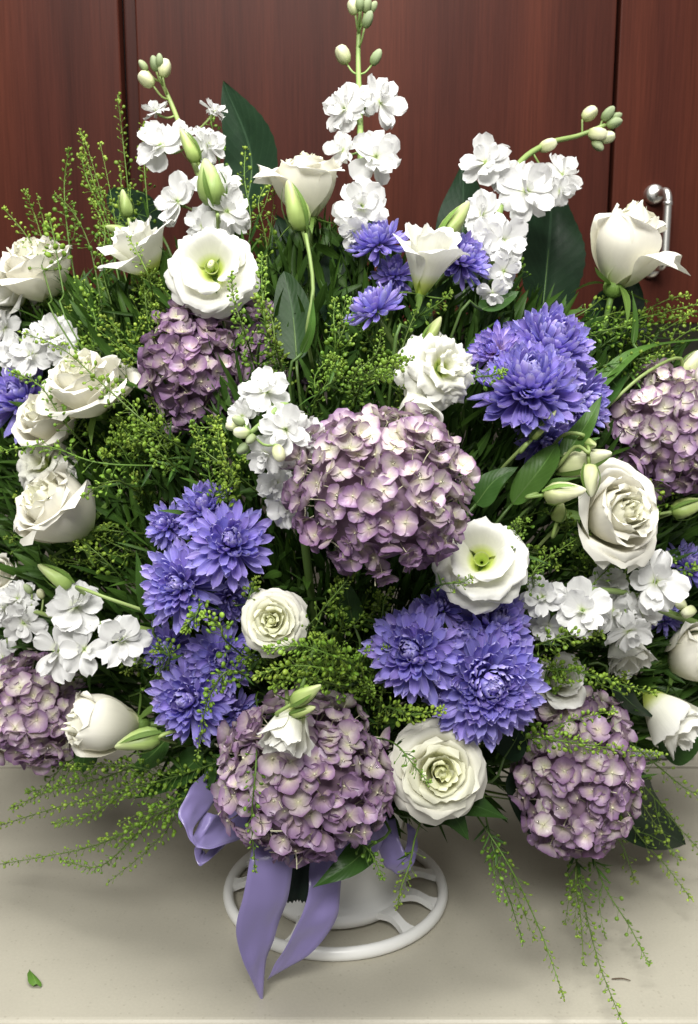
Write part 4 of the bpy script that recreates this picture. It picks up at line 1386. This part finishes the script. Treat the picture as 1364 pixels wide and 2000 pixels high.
leaf([(1185, 700, .06), (1205, 620, .05), (1240, 545, .03)], 120, 'wet dark leaf under the large closed cream rose', normal=(.1, .4, 1), group=G1, shape=(.8, .7), serr=.03)
leaf([(940, 605, .01), (985, 585, .01), (1015, 568, .005)], 44, 'small dull green leaf beside the lowest arching stock blossom', 'leaf_mid', (-.2, .6, 1), group=G1)
leaf([(690, 1215, .02), (680, 1170, .02), (675, 1130, .02)], 50, 'dark leaf deep between the small round rose and the largest hydrangea', 'leaf_mid', (.3, .1, 1), group=G1)
G2 = 'long pointed green leaves'
leaf([(1000, 985, .0), (1060, 910, -.02), (1090, 865, -.02)], 62, 'broad pointed green leaf rising beside the cream buds', 'leaf_bright', (-.4, .4, 1), 'leaf', group=G2, shape=(.7, .8))
leaf([(1100, 895, -.02), (1145, 830, -.035), (1176, 772, -.045)], 46, 'upright pointed green leaf in front of the outer cluster chrysanthemum', 'leaf_bright', (-.5, .3, 1), group=G2)
leaf([(1100, 890, -.02), (1140, 865, -.03), (1172, 855, -.04)], 26, 'short green leaf above the sideways cream bud', 'leaf_bright', (-.2, .8, .8), group=G2)
leaf([(930, 985, .01), (965, 940, .0), (1012, 912, -.01)], 58, 'dim green leaf behind the broad pointed one', 'leaf_mid', (-.4, .4, 1), group=G2)
leaf([(1040, 985, -.01), (1080, 945, -.03), (1135, 932, -.045)], 26, 'narrow green leaf running under the nodding bud', 'leaf_bright', (-.2, .8, .8), group=G2)
leaf([(1130, 800, .02), (1190, 730, .01), (1260, 680, -.01), (1375, 662, -.02)], 40, 'long bright green leaf sweeping out past the pale lilac hydrangea', 'leaf_bright', (-.2, .8, .6), group=G2)
leaf([(1160, 800, .03), (1200, 740, .02), (1240, 690, .02)], 62, 'wide mid green leaf beside the pale lilac hydrangea', 'leaf_mid', (-.5, .5, .8), group=G2)
leaf([(1237, 672, .0), (1241, 620, -.01), (1235, 568, -.015)], 16, 'thin upright leaf blade below the large closed cream rose', 'leaf_bright', (.4, 0, 1), group=G2)
leaf([(300, 1210, .0), (280, 1150, -.015), (266, 1075, -.02)], 36, 'pointed green leaf standing beside the drooping petalled chrysanthemum', 'leaf_bright', (.4, .1, 1), group=G2)
leaf([(590, 690, .0), (608, 640, -.01), (612, 575, -.02)], 22, 'twisted narrow leaf on the bare stalk under the upright rose', 'leaf_bright', (.6, 0, .8), group=G2)
leaf([(800, 640, .0), (840, 590, .01), (880, 545, .02)], 34, 'green leaf beside the stalk of the funnel lisianthus', 'leaf_mid', (.4, .3, 1), group=G2)
G3 = 'low dark leaves under the blooms'
leaf([(400, 1470, .0), (340, 1520, -.01), (262, 1560, -.015)], 66, 'dark glossy leaf hanging over the counter beside the ribbon loop', 'leaf_mid', (-.2, .7, .8), group=G3)
leaf([(420, 1490, .0), (375, 1540, -.01), (330, 1582, -.02)], 70, 'glossy leaf touching the top of the ribbon loop', 'leaf_mid', (-.2, .6, .9), group=G3)
leaf([(180, 1455, .0), (165, 1480, -.005), (160, 1512, -.01)], 60, 'dark leaf stub under the closed beige white rose', 'leaf_mid', (-.1, .4, 1), group=G3)
leaf([(330, 1440, .0), (290, 1480, -.01), (255, 1500, -.01)], 70, 'dark leaf just below the bud on the beige white rose', 'leaf_mid', (-.1, .7, .7), group=G3)
leaf([(880, 1575, -.01), (930, 1575, -.03), (992, 1600, -.045)], 62, 'glossy dark leaf beyond the wide open cream rose', 'leaf_mid', (.1, .8, .7), group=G3)
leaf([(830, 1590, -.01), (880, 1590, -.03), (915, 1640, -.045)], 70, 'glossy dark leaf under the wide open cream rose', 'leaf_mid', (.0, .7, .8), group=G3)
leaf([(1010, 1500, .02), (1035, 1590, .015), (1066, 1668, .01)], 62, 'nearly black leaf hanging beside the low sprig crossed hydrangea', 'leaf_dark', (-.3, .2, 1), group=G3)
leaf([(1190, 1520, .02), (1250, 1590, .02), (1338, 1650, .02)], 128, 'large dark pointed leaf spreading below the tilted lisianthus', 'leaf_dark', (.1, .45, 1), group=G3, shape=(.7, .8))
leaf([(1190, 1330, .01), (1235, 1375, .0), (1275, 1400, -.005)], 56, 'dark leaf overlapping the tilted lisianthus', 'leaf_dark', (.2, .6, .8), group=G3)
leaf([(1290, 1470, .02), (1340, 1440, .02), (1385, 1400, .02)], 80, 'dark green leaf at the outer edge behind the tilted lisianthus', 'leaf_mid', (.2, .4, 1), group=G3)
leaf([(720, 1655, -.03), (680, 1690, -.05), (612, 1733, -.065)], 62, 'glossy leaf resting across the ribbon tail in front of the pot', 'leaf_mid', (-.1, .6, .8), group=G3)
leaf([(985, 1480, .0), (1010, 1440, -.005), (1020, 1400, .0)], 56, 'dark leaf between the densest chrysanthemum and low hydrangea', 'leaf_dark', (.1, .4, 1), group=G3)

# ------------------------------------------------------------------ ribbon, cloth strip
ribbon = ob('ribbon_bow', None, M=Matrix.Translation(at(600, 1640, -.09)))
tag(ribbon, 'lavender satin ribbon bow with two long tails hanging before the white pot', 'ribbon')
RO = ribbon.matrix_basis.translation.copy()


def strip(name, e1, e2, seed=0, nu=8, n=40, cup=.0):
    """e1, e2: the band's two edges as (px, py, y) points."""
    A = catmull([at(*c) - RO for c in e1], n)
    B = catmull([at(*c) - RO for c in e2], n)
    v, uv = [], []
    for k in range(n + 1):
        h = (B[k] - A[k]) * .5
        c = (A[k] + B[k]) * .5
        k0, k1 = max(k - 1, 0), min(k + 1, n)
        d = (A[k1] + B[k1] - A[k0] - B[k0])
        nn = d.cross(h)
        nn = nn.normalized() if nn.length > 1e-10 else Vector((0, -1, 0))
        for i in range(nu + 1):
            u = 2 * i / nu - 1
            v.append(c + h * u + nn * (cup * (1 - u * u) * h.length + .0005 * sin(k * .5 + seed + u * 2) + .0022 * mnoise.noise(Vector((u * 1.6 + seed * 3.3, k * .16, seed))) * min(1, h.length / .012)))
            uv.append((i / nu, k / n))
    o = ob(name, MB().add(v, gridf(nu, n), uv).mesh(name, M['satin']), ribbon)
    sol = o.modifiers.new('thickness', 'SOLIDIFY')
    sol.thickness = .0004
    return o


strip('tail', [(505, 1630, -.125), (490, 1670, -.150), (474, 1760, -.160), (461, 1815, -.156), (472, 1870, -.150), (492, 1915, -.143), (511, 1955, -.134)],
      [(592, 1630, -.122), (575, 1672, -.146), (561, 1760, -.146), (540, 1815, -.142), (522, 1870, -.140), (515, 1915, -.138), (514, 1952, -.134)], 1, cup=.06)
strip('tail', [(612, 1630, -.110), (606, 1690, -.128), (600, 1755, -.140), (578, 1810, -.141), (546, 1870, -.136), (522, 1913, -.128)],
      [(676, 1630, -.106), (668, 1690, -.122), (664, 1760, -.130), (652, 1806, -.132), (604, 1862, -.130), (527, 1911, -.127)], 2, cup=-.10)
strip('loop', [(410, 1500, -0.105), (372, 1540, -0.130), (351, 1590, -0.148), (366, 1630, -0.156), (386, 1660, -0.156)],
      [(450, 1530, -0.080), (425, 1560, -0.115), (398, 1590, -0.130), (376, 1625, -0.150), (384, 1654, -0.155)], 3, cup=.10)
strip('loop', [(376, 1634, -0.152), (388, 1657, -0.157), (425, 1655, -0.154), (478, 1634, -0.116), (510, 1600, -0.098)],
      [(396, 1588, -0.126), (424, 1590, -0.128), (450, 1580, -0.104), (476, 1565, -0.098), (500, 1550, -0.088)], 4, cup=-.30)
strip('loop', [(380, 1656, -0.130), (383, 1682, -0.138), (396, 1690, -0.140), (420, 1670, -0.135), (450, 1640, -0.103)],
      [(392, 1645, -0.122), (396, 1660, -0.124), (404, 1668, -0.126), (420, 1652, -0.124), (446, 1622, -0.096)], 5, cup=.25)
strip('loop', [(630, 1640, -.11), (655, 1676, -.125), (690, 1684, -.128), (735, 1664, -.118), (760, 1620, -.10)],
      [(640, 1600, -.10), (665, 1620, -.11), (695, 1622, -.113), (728, 1605, -.105), (745, 1580, -.09)], 6, cup=.25)
strip('loop', [(735, 1610, -.088), (738, 1650, -.096), (752, 1688, -.100), (772, 1704, -.101), (790, 1702, -.100)],
      [(772, 1598, -.088), (778, 1630, -.098), (790, 1664, -.106), (802, 1688, -.106), (804, 1698, -.102)], 7, cup=.10)
strip('loop', [(788, 1701, -.098), (806, 1690, -.090), (816, 1655, -.082), (812, 1620, -.076)],
      [(770, 1690, -.094), (786, 1670, -.088), (796, 1640, -.080), (794, 1605, -.074)], 8, cup=-.12)
# pinked dark green cloth tab between the ribbon tails
tabc = [(592, 1640, -.105), (588, 1690, -.118), (580, 1735, -.120), (574, 1757, -.119)]
P = [at(*c) for c in tabc]
crv = catmull([p - P[0] for p in P], 16)
mb = MB()
v, uv = [], []
nu = 16
for k, p in enumerate(crv):
    hw = at(592 + 30, 1640, -.105).x - P[0].x
    for i in range(nu + 1):
        u = 2 * i / nu - 1
        zz = -.0022 * (i % 2) if k == 16 else 0
        v.append(p + Vector((u * hw * (1 - .08 * k / 16), .0012 * sin(u * 6), zz)))
        uv.append((i / nu, k / 16))
tab = ob('cloth_tab', mb.add(v, gridf(nu, 16), uv).mesh('cloth_tab', M['cloth']), M=Matrix.Translation(P[0]))
sol = tab.modifiers.new('thickness', 'SOLIDIFY')
sol.thickness = .0008
tag(tab, 'dark green cloth tab with zigzag hem between the ribbon tails', 'cloth')

# ------------------------------------------------------------------ pepperwort sprigs
GU = 'upright pepperwort sprigs'
sprig([(262, 560, .06), (255, 420, .06), (242, 290, .05), (230, 185, .045)], 'tallest upright sprig in front of the gap between the doors', 201, group=GU, podrange=(.30, .96), leaves=1)
sprig([(262, 600, .05), (215, 440, .045), (178, 340, .04), (158, 258, .04)], 'upright sprig second in height against the first door', 202, group=GU, branch=2, podrange=(.25, .96), leaves=2)
sprig([(240, 580, .04), (205, 430, .035), (172, 355, .03), (158, 298, .03)], 'bushy upright sprig just in front of the second tallest', 203, group=GU, branch=2, podrange=(.2, .96), leaves=3, dens=1.3)
sprig([(150, 570, .03), (132, 450, .03), (126, 360, .03), (135, 290, .03)], 'upright sprig leaning on its thin stalk above the outer creamy rose', 204, group=GU, branch=1, podrange=(.25, .96), leaves=1)
sprig([(130, 560, .03), (85, 470, .03), (68, 420, .03), (50, 375, .03)], 'shorter upright sprig with a rounded tip above the outer creamy rose', 205, group=GU, branch=1, podrange=(.3, .96), leaves=0)
sprig([(102, 585, -.02), (75, 500, -.025), (48, 455, -.025), (10, 410, -.02)], 'outermost sprig with a bare dark stalk crossing the creamy rose', 206, group=GU, podrange=(.2, .96), leaves=0)
sprig([(125, 575, -.015), (115, 520, -.02), (105, 460, -.02), (95, 422, -.02)], 'bushy lime sprig rising out of the outer creamy rose', 207, group=GU, podrange=(.3, .97), leaves=0, dens=1.8, podpx=5.5)
sprig([(200, 600, .03), (175, 480, .03), (140, 410, .02), (108, 380, .02)], 'thin sprig between the bushy lime one and the door', 208, group=GU, branch=1, podrange=(.3, .96), leaves=2)
sprig([(480, 520, .04), (490, 430, .04), (478, 350, .03), (480, 285, .03)], 'upright sprig in front of the tall dark pointed leaf', 209, group=GU, branch=1, podrange=(.2, .96), leaves=3)
sprig([(520, 560, .04), (520, 470, .04), (505, 400, .035), (520, 360, .035)], 'upright sprig between the first stock spike and the upright rose', 210, group=GU, branch=1, podrange=(.15, .96), leaves=3)
sprig([(300, 520, .05), (290, 420, .05), (282, 320, .045), (280, 240, .045)], 'thin upright sprig just beside the first stock spike', 211, group=GU, podrange=(.3, .96), leaves=1)
sprig([(225, 620, .02), (200, 520, .02), (205, 450, .02), (178, 390, .02)], 'leafy upright sprig beside the cup shaped lisianthus', 212, group=GU, branch=1, podrange=(.2, .96), leaves=6)
sprig([(430, 330, .03), (425, 290, .03), (415, 250, .03), (412, 232, .03)], 'short sprig in front of the dark pointed leaf', 213, group=GU, podrange=(.1, .96), leaves=1)
GC = 'sprigs among the blooms'
sprig([(302, 590, -.02), (290, 540, -.035), (272, 500, -.04), (254, 468, -.04)], 'short sprig lying on the cup shaped lisianthus', 220, group=GC, podrange=(.2, .97), leaves=3, podpx=3.4)
sprig([(500, 720, -.01), (478, 650, -.03), (458, 590, -.04), (452, 535, -.045)], 'bright lime sprig overlapping the green throated lisianthus', 221, group=GC, podrange=(.0, .97), leaves=2, dens=1.8, podpx=5)
sprig([(545, 720, .0), (520, 640, -.02), (512, 560, -.03), (512, 500, -.035)], 'bright lime sprig beside the green throated lisianthus', 222, group=GC, podrange=(.0, .97), leaves=2, dens=1.9, podpx=5)
sprig([(560, 760, .0), (540, 680, -.02), (530, 620, -.025), (500, 580, -.03)], 'bushy lime sprig covering the faded hydrangea', 223, group=GC, podrange=(.0, .97), leaves=2, dens=2.0, podpx=5)
sprig([(640, 740, .02), (655, 680, .01), (652, 620, .0), (655, 585, .0)], 'airy sprig with round pods beside the rose stalks', 224, group=GC, branch=2, podrange=(.15, .97), leaves=4, podpx=5)
sprig([(690, 800, .0), (710, 740, -.02), (745, 715, -.025), (782, 700, -.03)], 'lime sprig above the largest hydrangea with crowded pods', 225, group=GC, branch=2, podrange=(.0, .97), leaves=3, dens=2.2, podpx=5.5)
sprig([(700, 790, .0), (690, 740, -.01), (735, 690, -.015), (745, 645, -.02)], 'sprig curling below the half open chrysanthemum', 226, group=GC, branch=2, podrange=(.1, .97), leaves=4, dens=1.4)
sprig([(600, 800, .0), (630, 760, -.02), (655, 740, -.02), (652, 715, -.025)], 'leafy sprig with a tiny flower tip above the largest hydrangea', 227, group=GC, podrange=(.4, .97), leaves=8)
sprig([(400, 905, .0), (290, 830, -.03), (190, 740, -.05), (120, 680, -.05), (40, 648, -.05)], 'long diagonal sprig lying across the uppermost of three stacked roses', 228, group=GC, branch=1, podrange=(.15, .97), leaves=3, dens=1.0, podpx=5.5, pedpx=28)
sprig([(200, 900, .0), (130, 830, -.045), (80, 755, -.05), (20, 725, -.05)], 'sprig lying across the yellowish cream rose', 229, group=GC, podrange=(.2, .97), leaves=2, podpx=5)
sprig([(370, 910, .0), (200, 905, -.03), (90, 872, -.055), (-10, 882, -.055)], 'long level sprig crossing the lowest of the three stacked blooms', 230, group=GC, podrange=(.2, .97), leaves=3, podpx=5, pedpx=24)
sprig([(270, 960, -.01), (230, 940, -.04), (195, 950, -.055), (165, 968, -.06)], 'short sprig tip touching the rose with spiral heart', 231, group=GC, podrange=(.2, .97), leaves=3, podpx=5)
sprig([(390, 1150, .0), (388, 1190, -.04), (372, 1215, -.045), (362, 1230, -.05)], 'stubby lime sprig over the drooping petalled chrysanthemum', 232, group=GC, podrange=(.0, .97), leaves=3, dens=1.6, podpx=5)
sprig([(470, 1200, .0), (485, 1170, -.02), (492, 1150, -.02), (500, 1130, -.02)], 'short sprig beside the dim chrysanthemum facing down', 233, group=GC, podrange=(.1, .97), leaves=2)
sprig([(560, 1270, -.01), (610, 1215, -.03), (660, 1155, -.035), (690, 1120, -.03)], 'sprig climbing from the small round rose towards the largest hydrangea', 234, group=GC, podrange=(.2, .97), leaves=2, podpx=4.5)
sprig([(740, 1320, .0), (660, 1285, -.035), (590, 1262, -.045), (520, 1268, -.05)], 'wide lime sprig with crowded pods just under the small round rose', 235, group=GC, podrange=(.05, .97), leaves=2, dens=1.5, podpx=6.2, pedpx=30)
sprig([(740, 1340, .0), (650, 1310, -.035), (570, 1300, -.05), (500, 1320, -.055)], 'wide lime sprig with crowded pods, second below the small round rose', 255, group=GC, podrange=(.05, .97), leaves=2, dens=1.5, podpx=6.2, pedpx=30)
sprig([(720, 1355, .0), (650, 1335, -.035), (590, 1322, -.045), (530, 1340, -.05)], 'lower lime sprig with crowded pods above the nodding lisianthus', 236, group=GC, podrange=(.05, .97), leaves=2, dens=1.5, podpx=6, pedpx=28)
sprig([(690, 1330, .0), (655, 1280, -.03), (640, 1255, -.03), (612, 1240, -.03)], 'lime sprig rising beside the small round rose', 237, group=GC, podrange=(.0, .97), leaves=2, dens=1.8, podpx=5)
sprig([(500, 1300, -.01), (440, 1250, -.04), (430, 1220, -.045), (395, 1200, -.05)], 'sprig hooked over the half covered violet chrysanthemum', 238, group=GC, podrange=(.1, .97), leaves=2, podpx=6, pedpx=26)
sprig([(500, 1330, -.02), (450, 1310, -.05), (420, 1340, -.06), (400, 1390, -.065), (385, 1485, -.06)], 'sprig dangling over the lowest chrysanthemum of the column', 239, group=GC, podrange=(.1, .97), leaves=3, podpx=5, dens=1.3)
sprig([(505, 1400, -.06), (500, 1500, -.075), (492, 1600, -.085), (500, 1705, -.09)], 'long thin sprig hanging down over the broad low hydrangea', 240, group=GC, podrange=(.2, .97), leaves=0, podpx=4.5, dens=.8)
sprig([(720, 1370, .0), (770, 1385, -.03), (810, 1395, -.04), (865, 1385, -.045)], 'lime sprig between the spread petalled chrysanthemum and wide open rose', 241, group=GC, podrange=(.2, .97), leaves=3, podpx=5.5, dens=2)
sprig([(740, 1440, -.03), (775, 1455, -.06), (805, 1490, -.085), (838, 1530, -.09)], 'sprig tip pointing into the wide open cream rose', 242, group=GC, podrange=(.45, .97), leaves=5, podpx=3.6)
sprig([(1010, 1270, -.01), (1080, 1250, -.035), (1130, 1240, -.045), (1175, 1240, -.05)], 'lime sprig below the sideways stock blossoms', 243, group=GC, podrange=(.2, .97), leaves=3, podpx=5.5, dens=2)
sprig([(1030, 1305, -.01), (1120, 1310, -.035), (1190, 1330, -.045), (1280, 1355, -.05)], 'level sprig pointing at the tilted lisianthus', 244, group=GC, podrange=(.1, .97), leaves=3, podpx=5, dens=1.8)
sprig([(980, 1440, -.01), (1080, 1445, -.05), (1180, 1460, -.06), (1300, 1475, -.055)], 'sprig laid across the low hydrangea', 245, group=GC, branch=1, podrange=(.05, .97), leaves=5, podpx=5, dens=1.7)
sprig([(1060, 1180, .0), (1040, 1130, -.02), (1070, 1090, -.02), (1180, 1020, -.01)], 'straight stalked sprig between the ruffled lisianthus and half open rose', 246, group=GC, podrange=(.1, .97), leaves=3, dens=1.4)
sprig([(1040, 1260, .0), (1120, 1180, -.01), (1190, 1110, -.02), (1235, 1085, -.02)], 'straight stalked sprig passing behind the stock blossoms', 247, group=GC, podrange=(.2, .97), leaves=2)
sprig([(1020, 1110, .0), (1010, 1070, -.02), (1008, 1040, -.02), (1012, 1018, -.02)], 'tiny sprig tip behind the ruffled lisianthus', 248, group=GC, podrange=(.3, .97), leaves=2)
sprig([(840, 1150, -.04), (870, 1140, -.055), (900, 1138, -.06), (920, 1128, -.06)], 'small sprig tip lying on the ruffled lisianthus', 249, group=GC, podrange=(.3, .97), leaves=2, podpx=3.5)
sprig([(930, 735, -.045), (950, 735, -.055), (965, 732, -.06), (985, 726, -.06)], 'small pale sprig tip beside the tight violet cluster', 250, group=GC, podrange=(.1, .97), leaves=0, podpx=4.5, dens=1.6)
sprig([(790, 640, .0), (830, 610, -.01), (860, 590, -.015), (880, 570, -.015)], 'small sprig beside the stalk of the funnel lisianthus', 251, group=GC, podrange=(.2, .97), leaves=3, podpx=4.5)
sprig([(450, 1000, .0), (445, 960, -.01), (455, 930, -.015), (432, 880, -.02), (425, 830, -.02)], 'lime sprig hanging between the dusky hydrangea and the violet column', 252, group=GC, podrange=(.0, .97), leaves=3, podpx=5.5, dens=1.6)
sprig([(300, 1330, .0), (330, 1290, -.02), (320, 1260, -.025), (300, 1270, -.03)], 'leafy sprig by the shaded deep violet chrysanthemum', 253, group=GC, podrange=(.4, .97), leaves=6)
sprig([(1200, 760, .02), (1230, 640, .01), (1300, 610, .0), (1380, 590, .0)], 'level sprig pointing outward below the large closed rose', 254, group=GC, podrange=(.2, .97), leaves=4, dens=1.4)
sprig([(1130, 720, .02), (1200, 660, .02), (1300, 625, .01), (1400, 600, .01)], 'sprig with pods against the cabinet bottom edge', 255, group=GC, podrange=(.25, .97), leaves=5, dens=1.4)
sprig([(1080, 640, .03), (1140, 610, .03), (1180, 580, .03), (1210, 560, .03)], 'dark sprig beside the calyx of the large closed rose', 256, group=GC, podrange=(.1, .97), leaves=5)
sprig([(1150, 980, .0), (1240, 960, .0), (1310, 950, -.01), (1345, 930, -.01)], 'lime sprig under the pale lilac hydrangea', 257, group=GC, podrange=(.3, .97), leaves=3, podpx=5, dens=1.5)
sprig([(1010, 560, .06), (1018, 530, .06), (1010, 500, .06), (1015, 455, .055)], 'dim sprig in front of the broad dark leaf', 258, group=GC, podrange=(.1, .97), leaves=3)
sprig([(1380, 960, .0), (1300, 985, .0), (1250, 1000, .0), (1180, 1050, .02)], 'arching stem of pods behind the half open rose', 259, group=GC, podrange=(.1, .9), leaves=3)

GL = 'sprigs trailing over the counter'
low = [
    ([(480, 1470, .0), (330, 1520, -.02), (170, 1560, -.035), (-10, 1615, -.05)], 'longest sprig trailing sideways over the counter to the picture edge', 6, 1.6),
    ([(470, 1500, .0), (320, 1580, -.03), (190, 1650, -.045), (-10, 1690, -.06)], 'lowest sprig trailing sideways over the counter', 6, 1.5),
    ([(300, 1480, .0), (200, 1520, -.02), (110, 1540, -.03), (20, 1580, -.035)], 'bushy sprig between the two trailing sideways', 5, 2.0),
    ([(180, 1460, .0), (120, 1500, -.01), (85, 1540, -.015), (55, 1545, -.02)], 'short trailing sprig under the outer low hydrangea', 2, 1.3),
    ([(420, 1540, .0), (300, 1600, -.03), (200, 1690, -.045), (120, 1680, -.05)], 'feathery trailing sprig in front of the lowest one', 5, 1.6),
    ([(330, 1560, .0), (280, 1600, -.02), (245, 1625, -.025), (200, 1640, -.03)], 'small loose sprig between the trailing ones and the ribbon loop', 0, .8),
    ([(400, 1500, .0), (280, 1520, -.02), (180, 1590, -.03), (100, 1610, -.035)], 'feathery sprig in the thick of those trailing sideways', 6, 1.8),
    ([(930, 1590, .0), (1000, 1700, -.05), (1060, 1830, -.09), (1102, 1950, -.115)], 'long sprig trailing down towards the front of the counter', 4, 1.0),
    ([(950, 1600, .0), (975, 1700, -.04), (1000, 1770, -.06), (1022, 1842, -.075)], 'shorter sprig trailing beside the long one below the wide open rose', 5, 1.2),
    ([(1120, 1650, .0), (1140, 1760, -.05), (1170, 1880, -.10), (1216, 1998, -.125)], 'longest sprig trailing down to the counter front edge', 2, 1.3),
    ([(1150, 1650, .0), (1180, 1730, -.03), (1230, 1810, -.06), (1268, 1884, -.075)], 'thin sprig trailing beyond the longest downward one', 4, .9),
    ([(1130, 1650, .0), (1125, 1720, -.03), (1135, 1800, -.05), (1140, 1885, -.06)], 'faint sprig hanging close beside the longest downward one', 3, .8),
    ([(1180, 1500, .01), (1240, 1620, .0), (1300, 1690, -.01), (1350, 1755, -.02)], 'sprig trailing over the large dark pointed leaf', 3, .9),
    ([(1210, 1480, .01), (1280, 1560, .0), (1330, 1620, -.01), (1385, 1680, -.02)], 'faint trailing sprig at the outer edge below the tilted lisianthus', 3, .8),
    ([(1220, 1440, .01), (1290, 1500, .0), (1340, 1540, -.01), (1385, 1560, -.02)], 'airy sprig passing under the grey rod', 2, 1.0),
    ([(1180, 1450, .0), (1225, 1520, -.02), (1255, 1570, -.03), (1288, 1622, -.035)], 'curved sprig tip ending in front of the large dark leaf', 2, .9),
    ([(1180, 1600, .01), (1215, 1650, .0), (1230, 1690, -.01), (1240, 1720, -.015)], 'tiny drooping sprig under the low hydrangea', 2, .8),
    ([(700, 1640, -.04), (720, 1660, -.06), (735, 1685, -.065), (748, 1715, -.07)], 'short sprig hanging in front of the white pot', 2, 1.6),
    ([(810, 1640, -.02), (800, 1690, -.04), (785, 1730, -.05), (776, 1770, -.055)], 'sprig hanging beside the small ribbon loop over the pot', 2, 1.5),
]
for k, (pts, lab, nl, de) in enumerate(low):
    sprig(pts, lab, 300 + k, group=GL, leaves=nl, dens=de, podrange=(.1, .97), leafpx=44, branch=1 if k not in (14, 16, 17, 18) else 0)

# thick of fine greenery between the white roses and the violet column
GF = 'fine sprigs in the thick greenery'
rf = random.Random(77)
zones = [((130, 600), (330, 700), 16, (-.25, .9)), ((180, 780), (330, 900), 14, (-.5, .5)), ((220, 830), (470, 980), 14, (-.3, .6)), ((20, 990), (250, 1120), 12, (-.7, .2)),
         ((560, 640), (800, 800), 12, (.1, .8)), ((480, 1240), (720, 1370), 10, (.0, .4)), ((980, 1030), (1200, 1140), 8, (.5, .4)), ((1040, 1180), (1210, 1340), 8, (.5, .1)),
         ((1120, 600), (1330, 720), 8, (.8, .3)), ((160, 1240), (320, 1340), 6, (-.5, .3)), ((700, 1290), (860, 1420), 6, (.2, .3)), ((1100, 1060), (1300, 1150), 4, (.6, .1)), ((620, 1130), (760, 1240), 5, (.2, .5))]
zl = ['fine lime green sprig in the thick tuft under the upright sprigs', 'fine green sprig in the tuft beside the three stacked white blooms', 'fine green sprig in the tuft under the dusky purple hydrangea', 'fine green sprig in the tuft around the rose with spiral heart',
      'fine green sprig in the tuft above the largest hydrangea', 'fine green sprig in the tuft under the small round rose', 'fine green sprig in the tuft beside the wide ruffled lisianthus', 'fine green sprig in the tuft below the sideways stock blossoms',
      'fine green sprig in the tuft under the large closed rose', 'fine green sprig in the tuft between low stock blossoms and violet column', 'fine green sprig in the tuft above the wide open rose', 'fine green sprig in the tuft under the half open rose', 'fine green sprig in the dark hollow under the largest hydrangea']
ORD = ['highest', 'second highest', 'third highest', 'fourth highest', 'fifth highest', 'sixth highest', 'seventh highest', 'eighth highest', 'ninth highest', 'tenth highest',
       'eleventh highest', 'twelfth highest', 'thirteenth highest', 'fourteenth highest', 'fifteenth highest', 'lowest']
for (a, b, n, d), lab in zip(zones, zl):
    specs = []
    for k in range(n):
        x, y = rf.uniform(a[0], b[0]), rf.uniform(a[1], b[1])
        dx, dy = d[0] + rf.gauss(0, .35), -(d[1] + rf.gauss(0, .35))
        l = rf.uniform(90, 170)
        o = rf.uniform(0.0, .035)
        pts = [(x - dx * l * .5, y - dy * l * .5, o + .03), (x, y, o), (x + dx * l * .35 + rf.uniform(-12, 12), y + dy * l * .35, o - .008),
               (x + dx * l * .6 + rf.uniform(-18, 18), y + dy * l * .6 + rf.uniform(-8, 12), o - .012)]
        specs.append((pts[-1][1], pts, 400 + k * 13 + int(x), rf.choice((3, 4, 5)), rf.uniform(.8, 1.5), rf.uniform(3.8, 5.2)))
    specs.sort()
    for k, (_, pts, sd, nl, de, pp) in enumerate(specs):
        rank = ORD[-1] if k == n - 1 else ORD[k]
        sprig(pts, lab.replace('fine lime green sprig', 'fine green sprig').replace('fine green sprig', 'fine sprig, its tip ' + rank), sd, group='sprigs in the ' + lab.split(' in the ')[1], leaves=nl, dens=de, podrange=(.15, .97), podpx=pp, branch=1)

# ------------------------------------------------------------------ fine foliage filling the inside of the bouquet
poly = [(-40, 640), (60, 610), (150, 600), (235, 585), (300, 520), (420, 500), (520, 500), (600, 470), (700, 480), (800, 560), (920, 590), (1010, 600), (1090, 640), (1180, 690), (1400, 760),
        (1400, 1430), (1280, 1440), (1180, 1450), (1000, 1480), (900, 1560), (780, 1590), (640, 1600), (470, 1540), (380, 1500), (260, 1450), (150, 1420), (-40, 1400)]


def inside(x, y):
    c = False
    for i in range(len(poly)):
        (x1, y1), (x2, y2) = poly[i], poly[i - 1]
        if (y1 > y) != (y2 > y) and x < (x2 - x1) * (y - y1) / (y2 - y1) + x1:
            c = not c
    return c


rf = random.Random(123)
fm = MB()
cnt = 0
while cnt < 13500:
    x, y = rf.uniform(-40, 1400), rf.uniform(470, 1600)
    if cnt > 10500 and abs(x - 690) < 430:
        continue
    if not inside(x, y):
        continue
    cnt += 1
    left = x < 480 and y < 1300
    P = at(x, y, surf(x, y) + rf.uniform(.025 if left else .04, .13))
    sc = mpp(P)
    rad = (P - (FOAM + Vector((0, .02, .02)))).normalized()
    d = (rad + Vector((rf.gauss(0, .45), rf.gauss(0, .45), rf.gauss(0, .45) + .15))).normalized()
    L = rf.uniform(40, 105) * sc
    W = (rf.uniform(3, 11) if left else rf.uniform(3, 12)) * sc
    v, f, uv = thin_leaf(L, W, rf.uniform(-.25, .45), rf)
    fm.add(v, f, uv, mi=1 if rf.random() < (.42 if left else .18) else 0, M=frame(P, d, rf.uniform(0, 6.28), 1))
fo_ = ob('foliage', fm.mesh('foliage', [M['foliage'], M['foliage_bright']]))
tag(fo_, 'mass of fine dark green foliage filling the inside of the bouquet', 'foliage', kind='stuff')
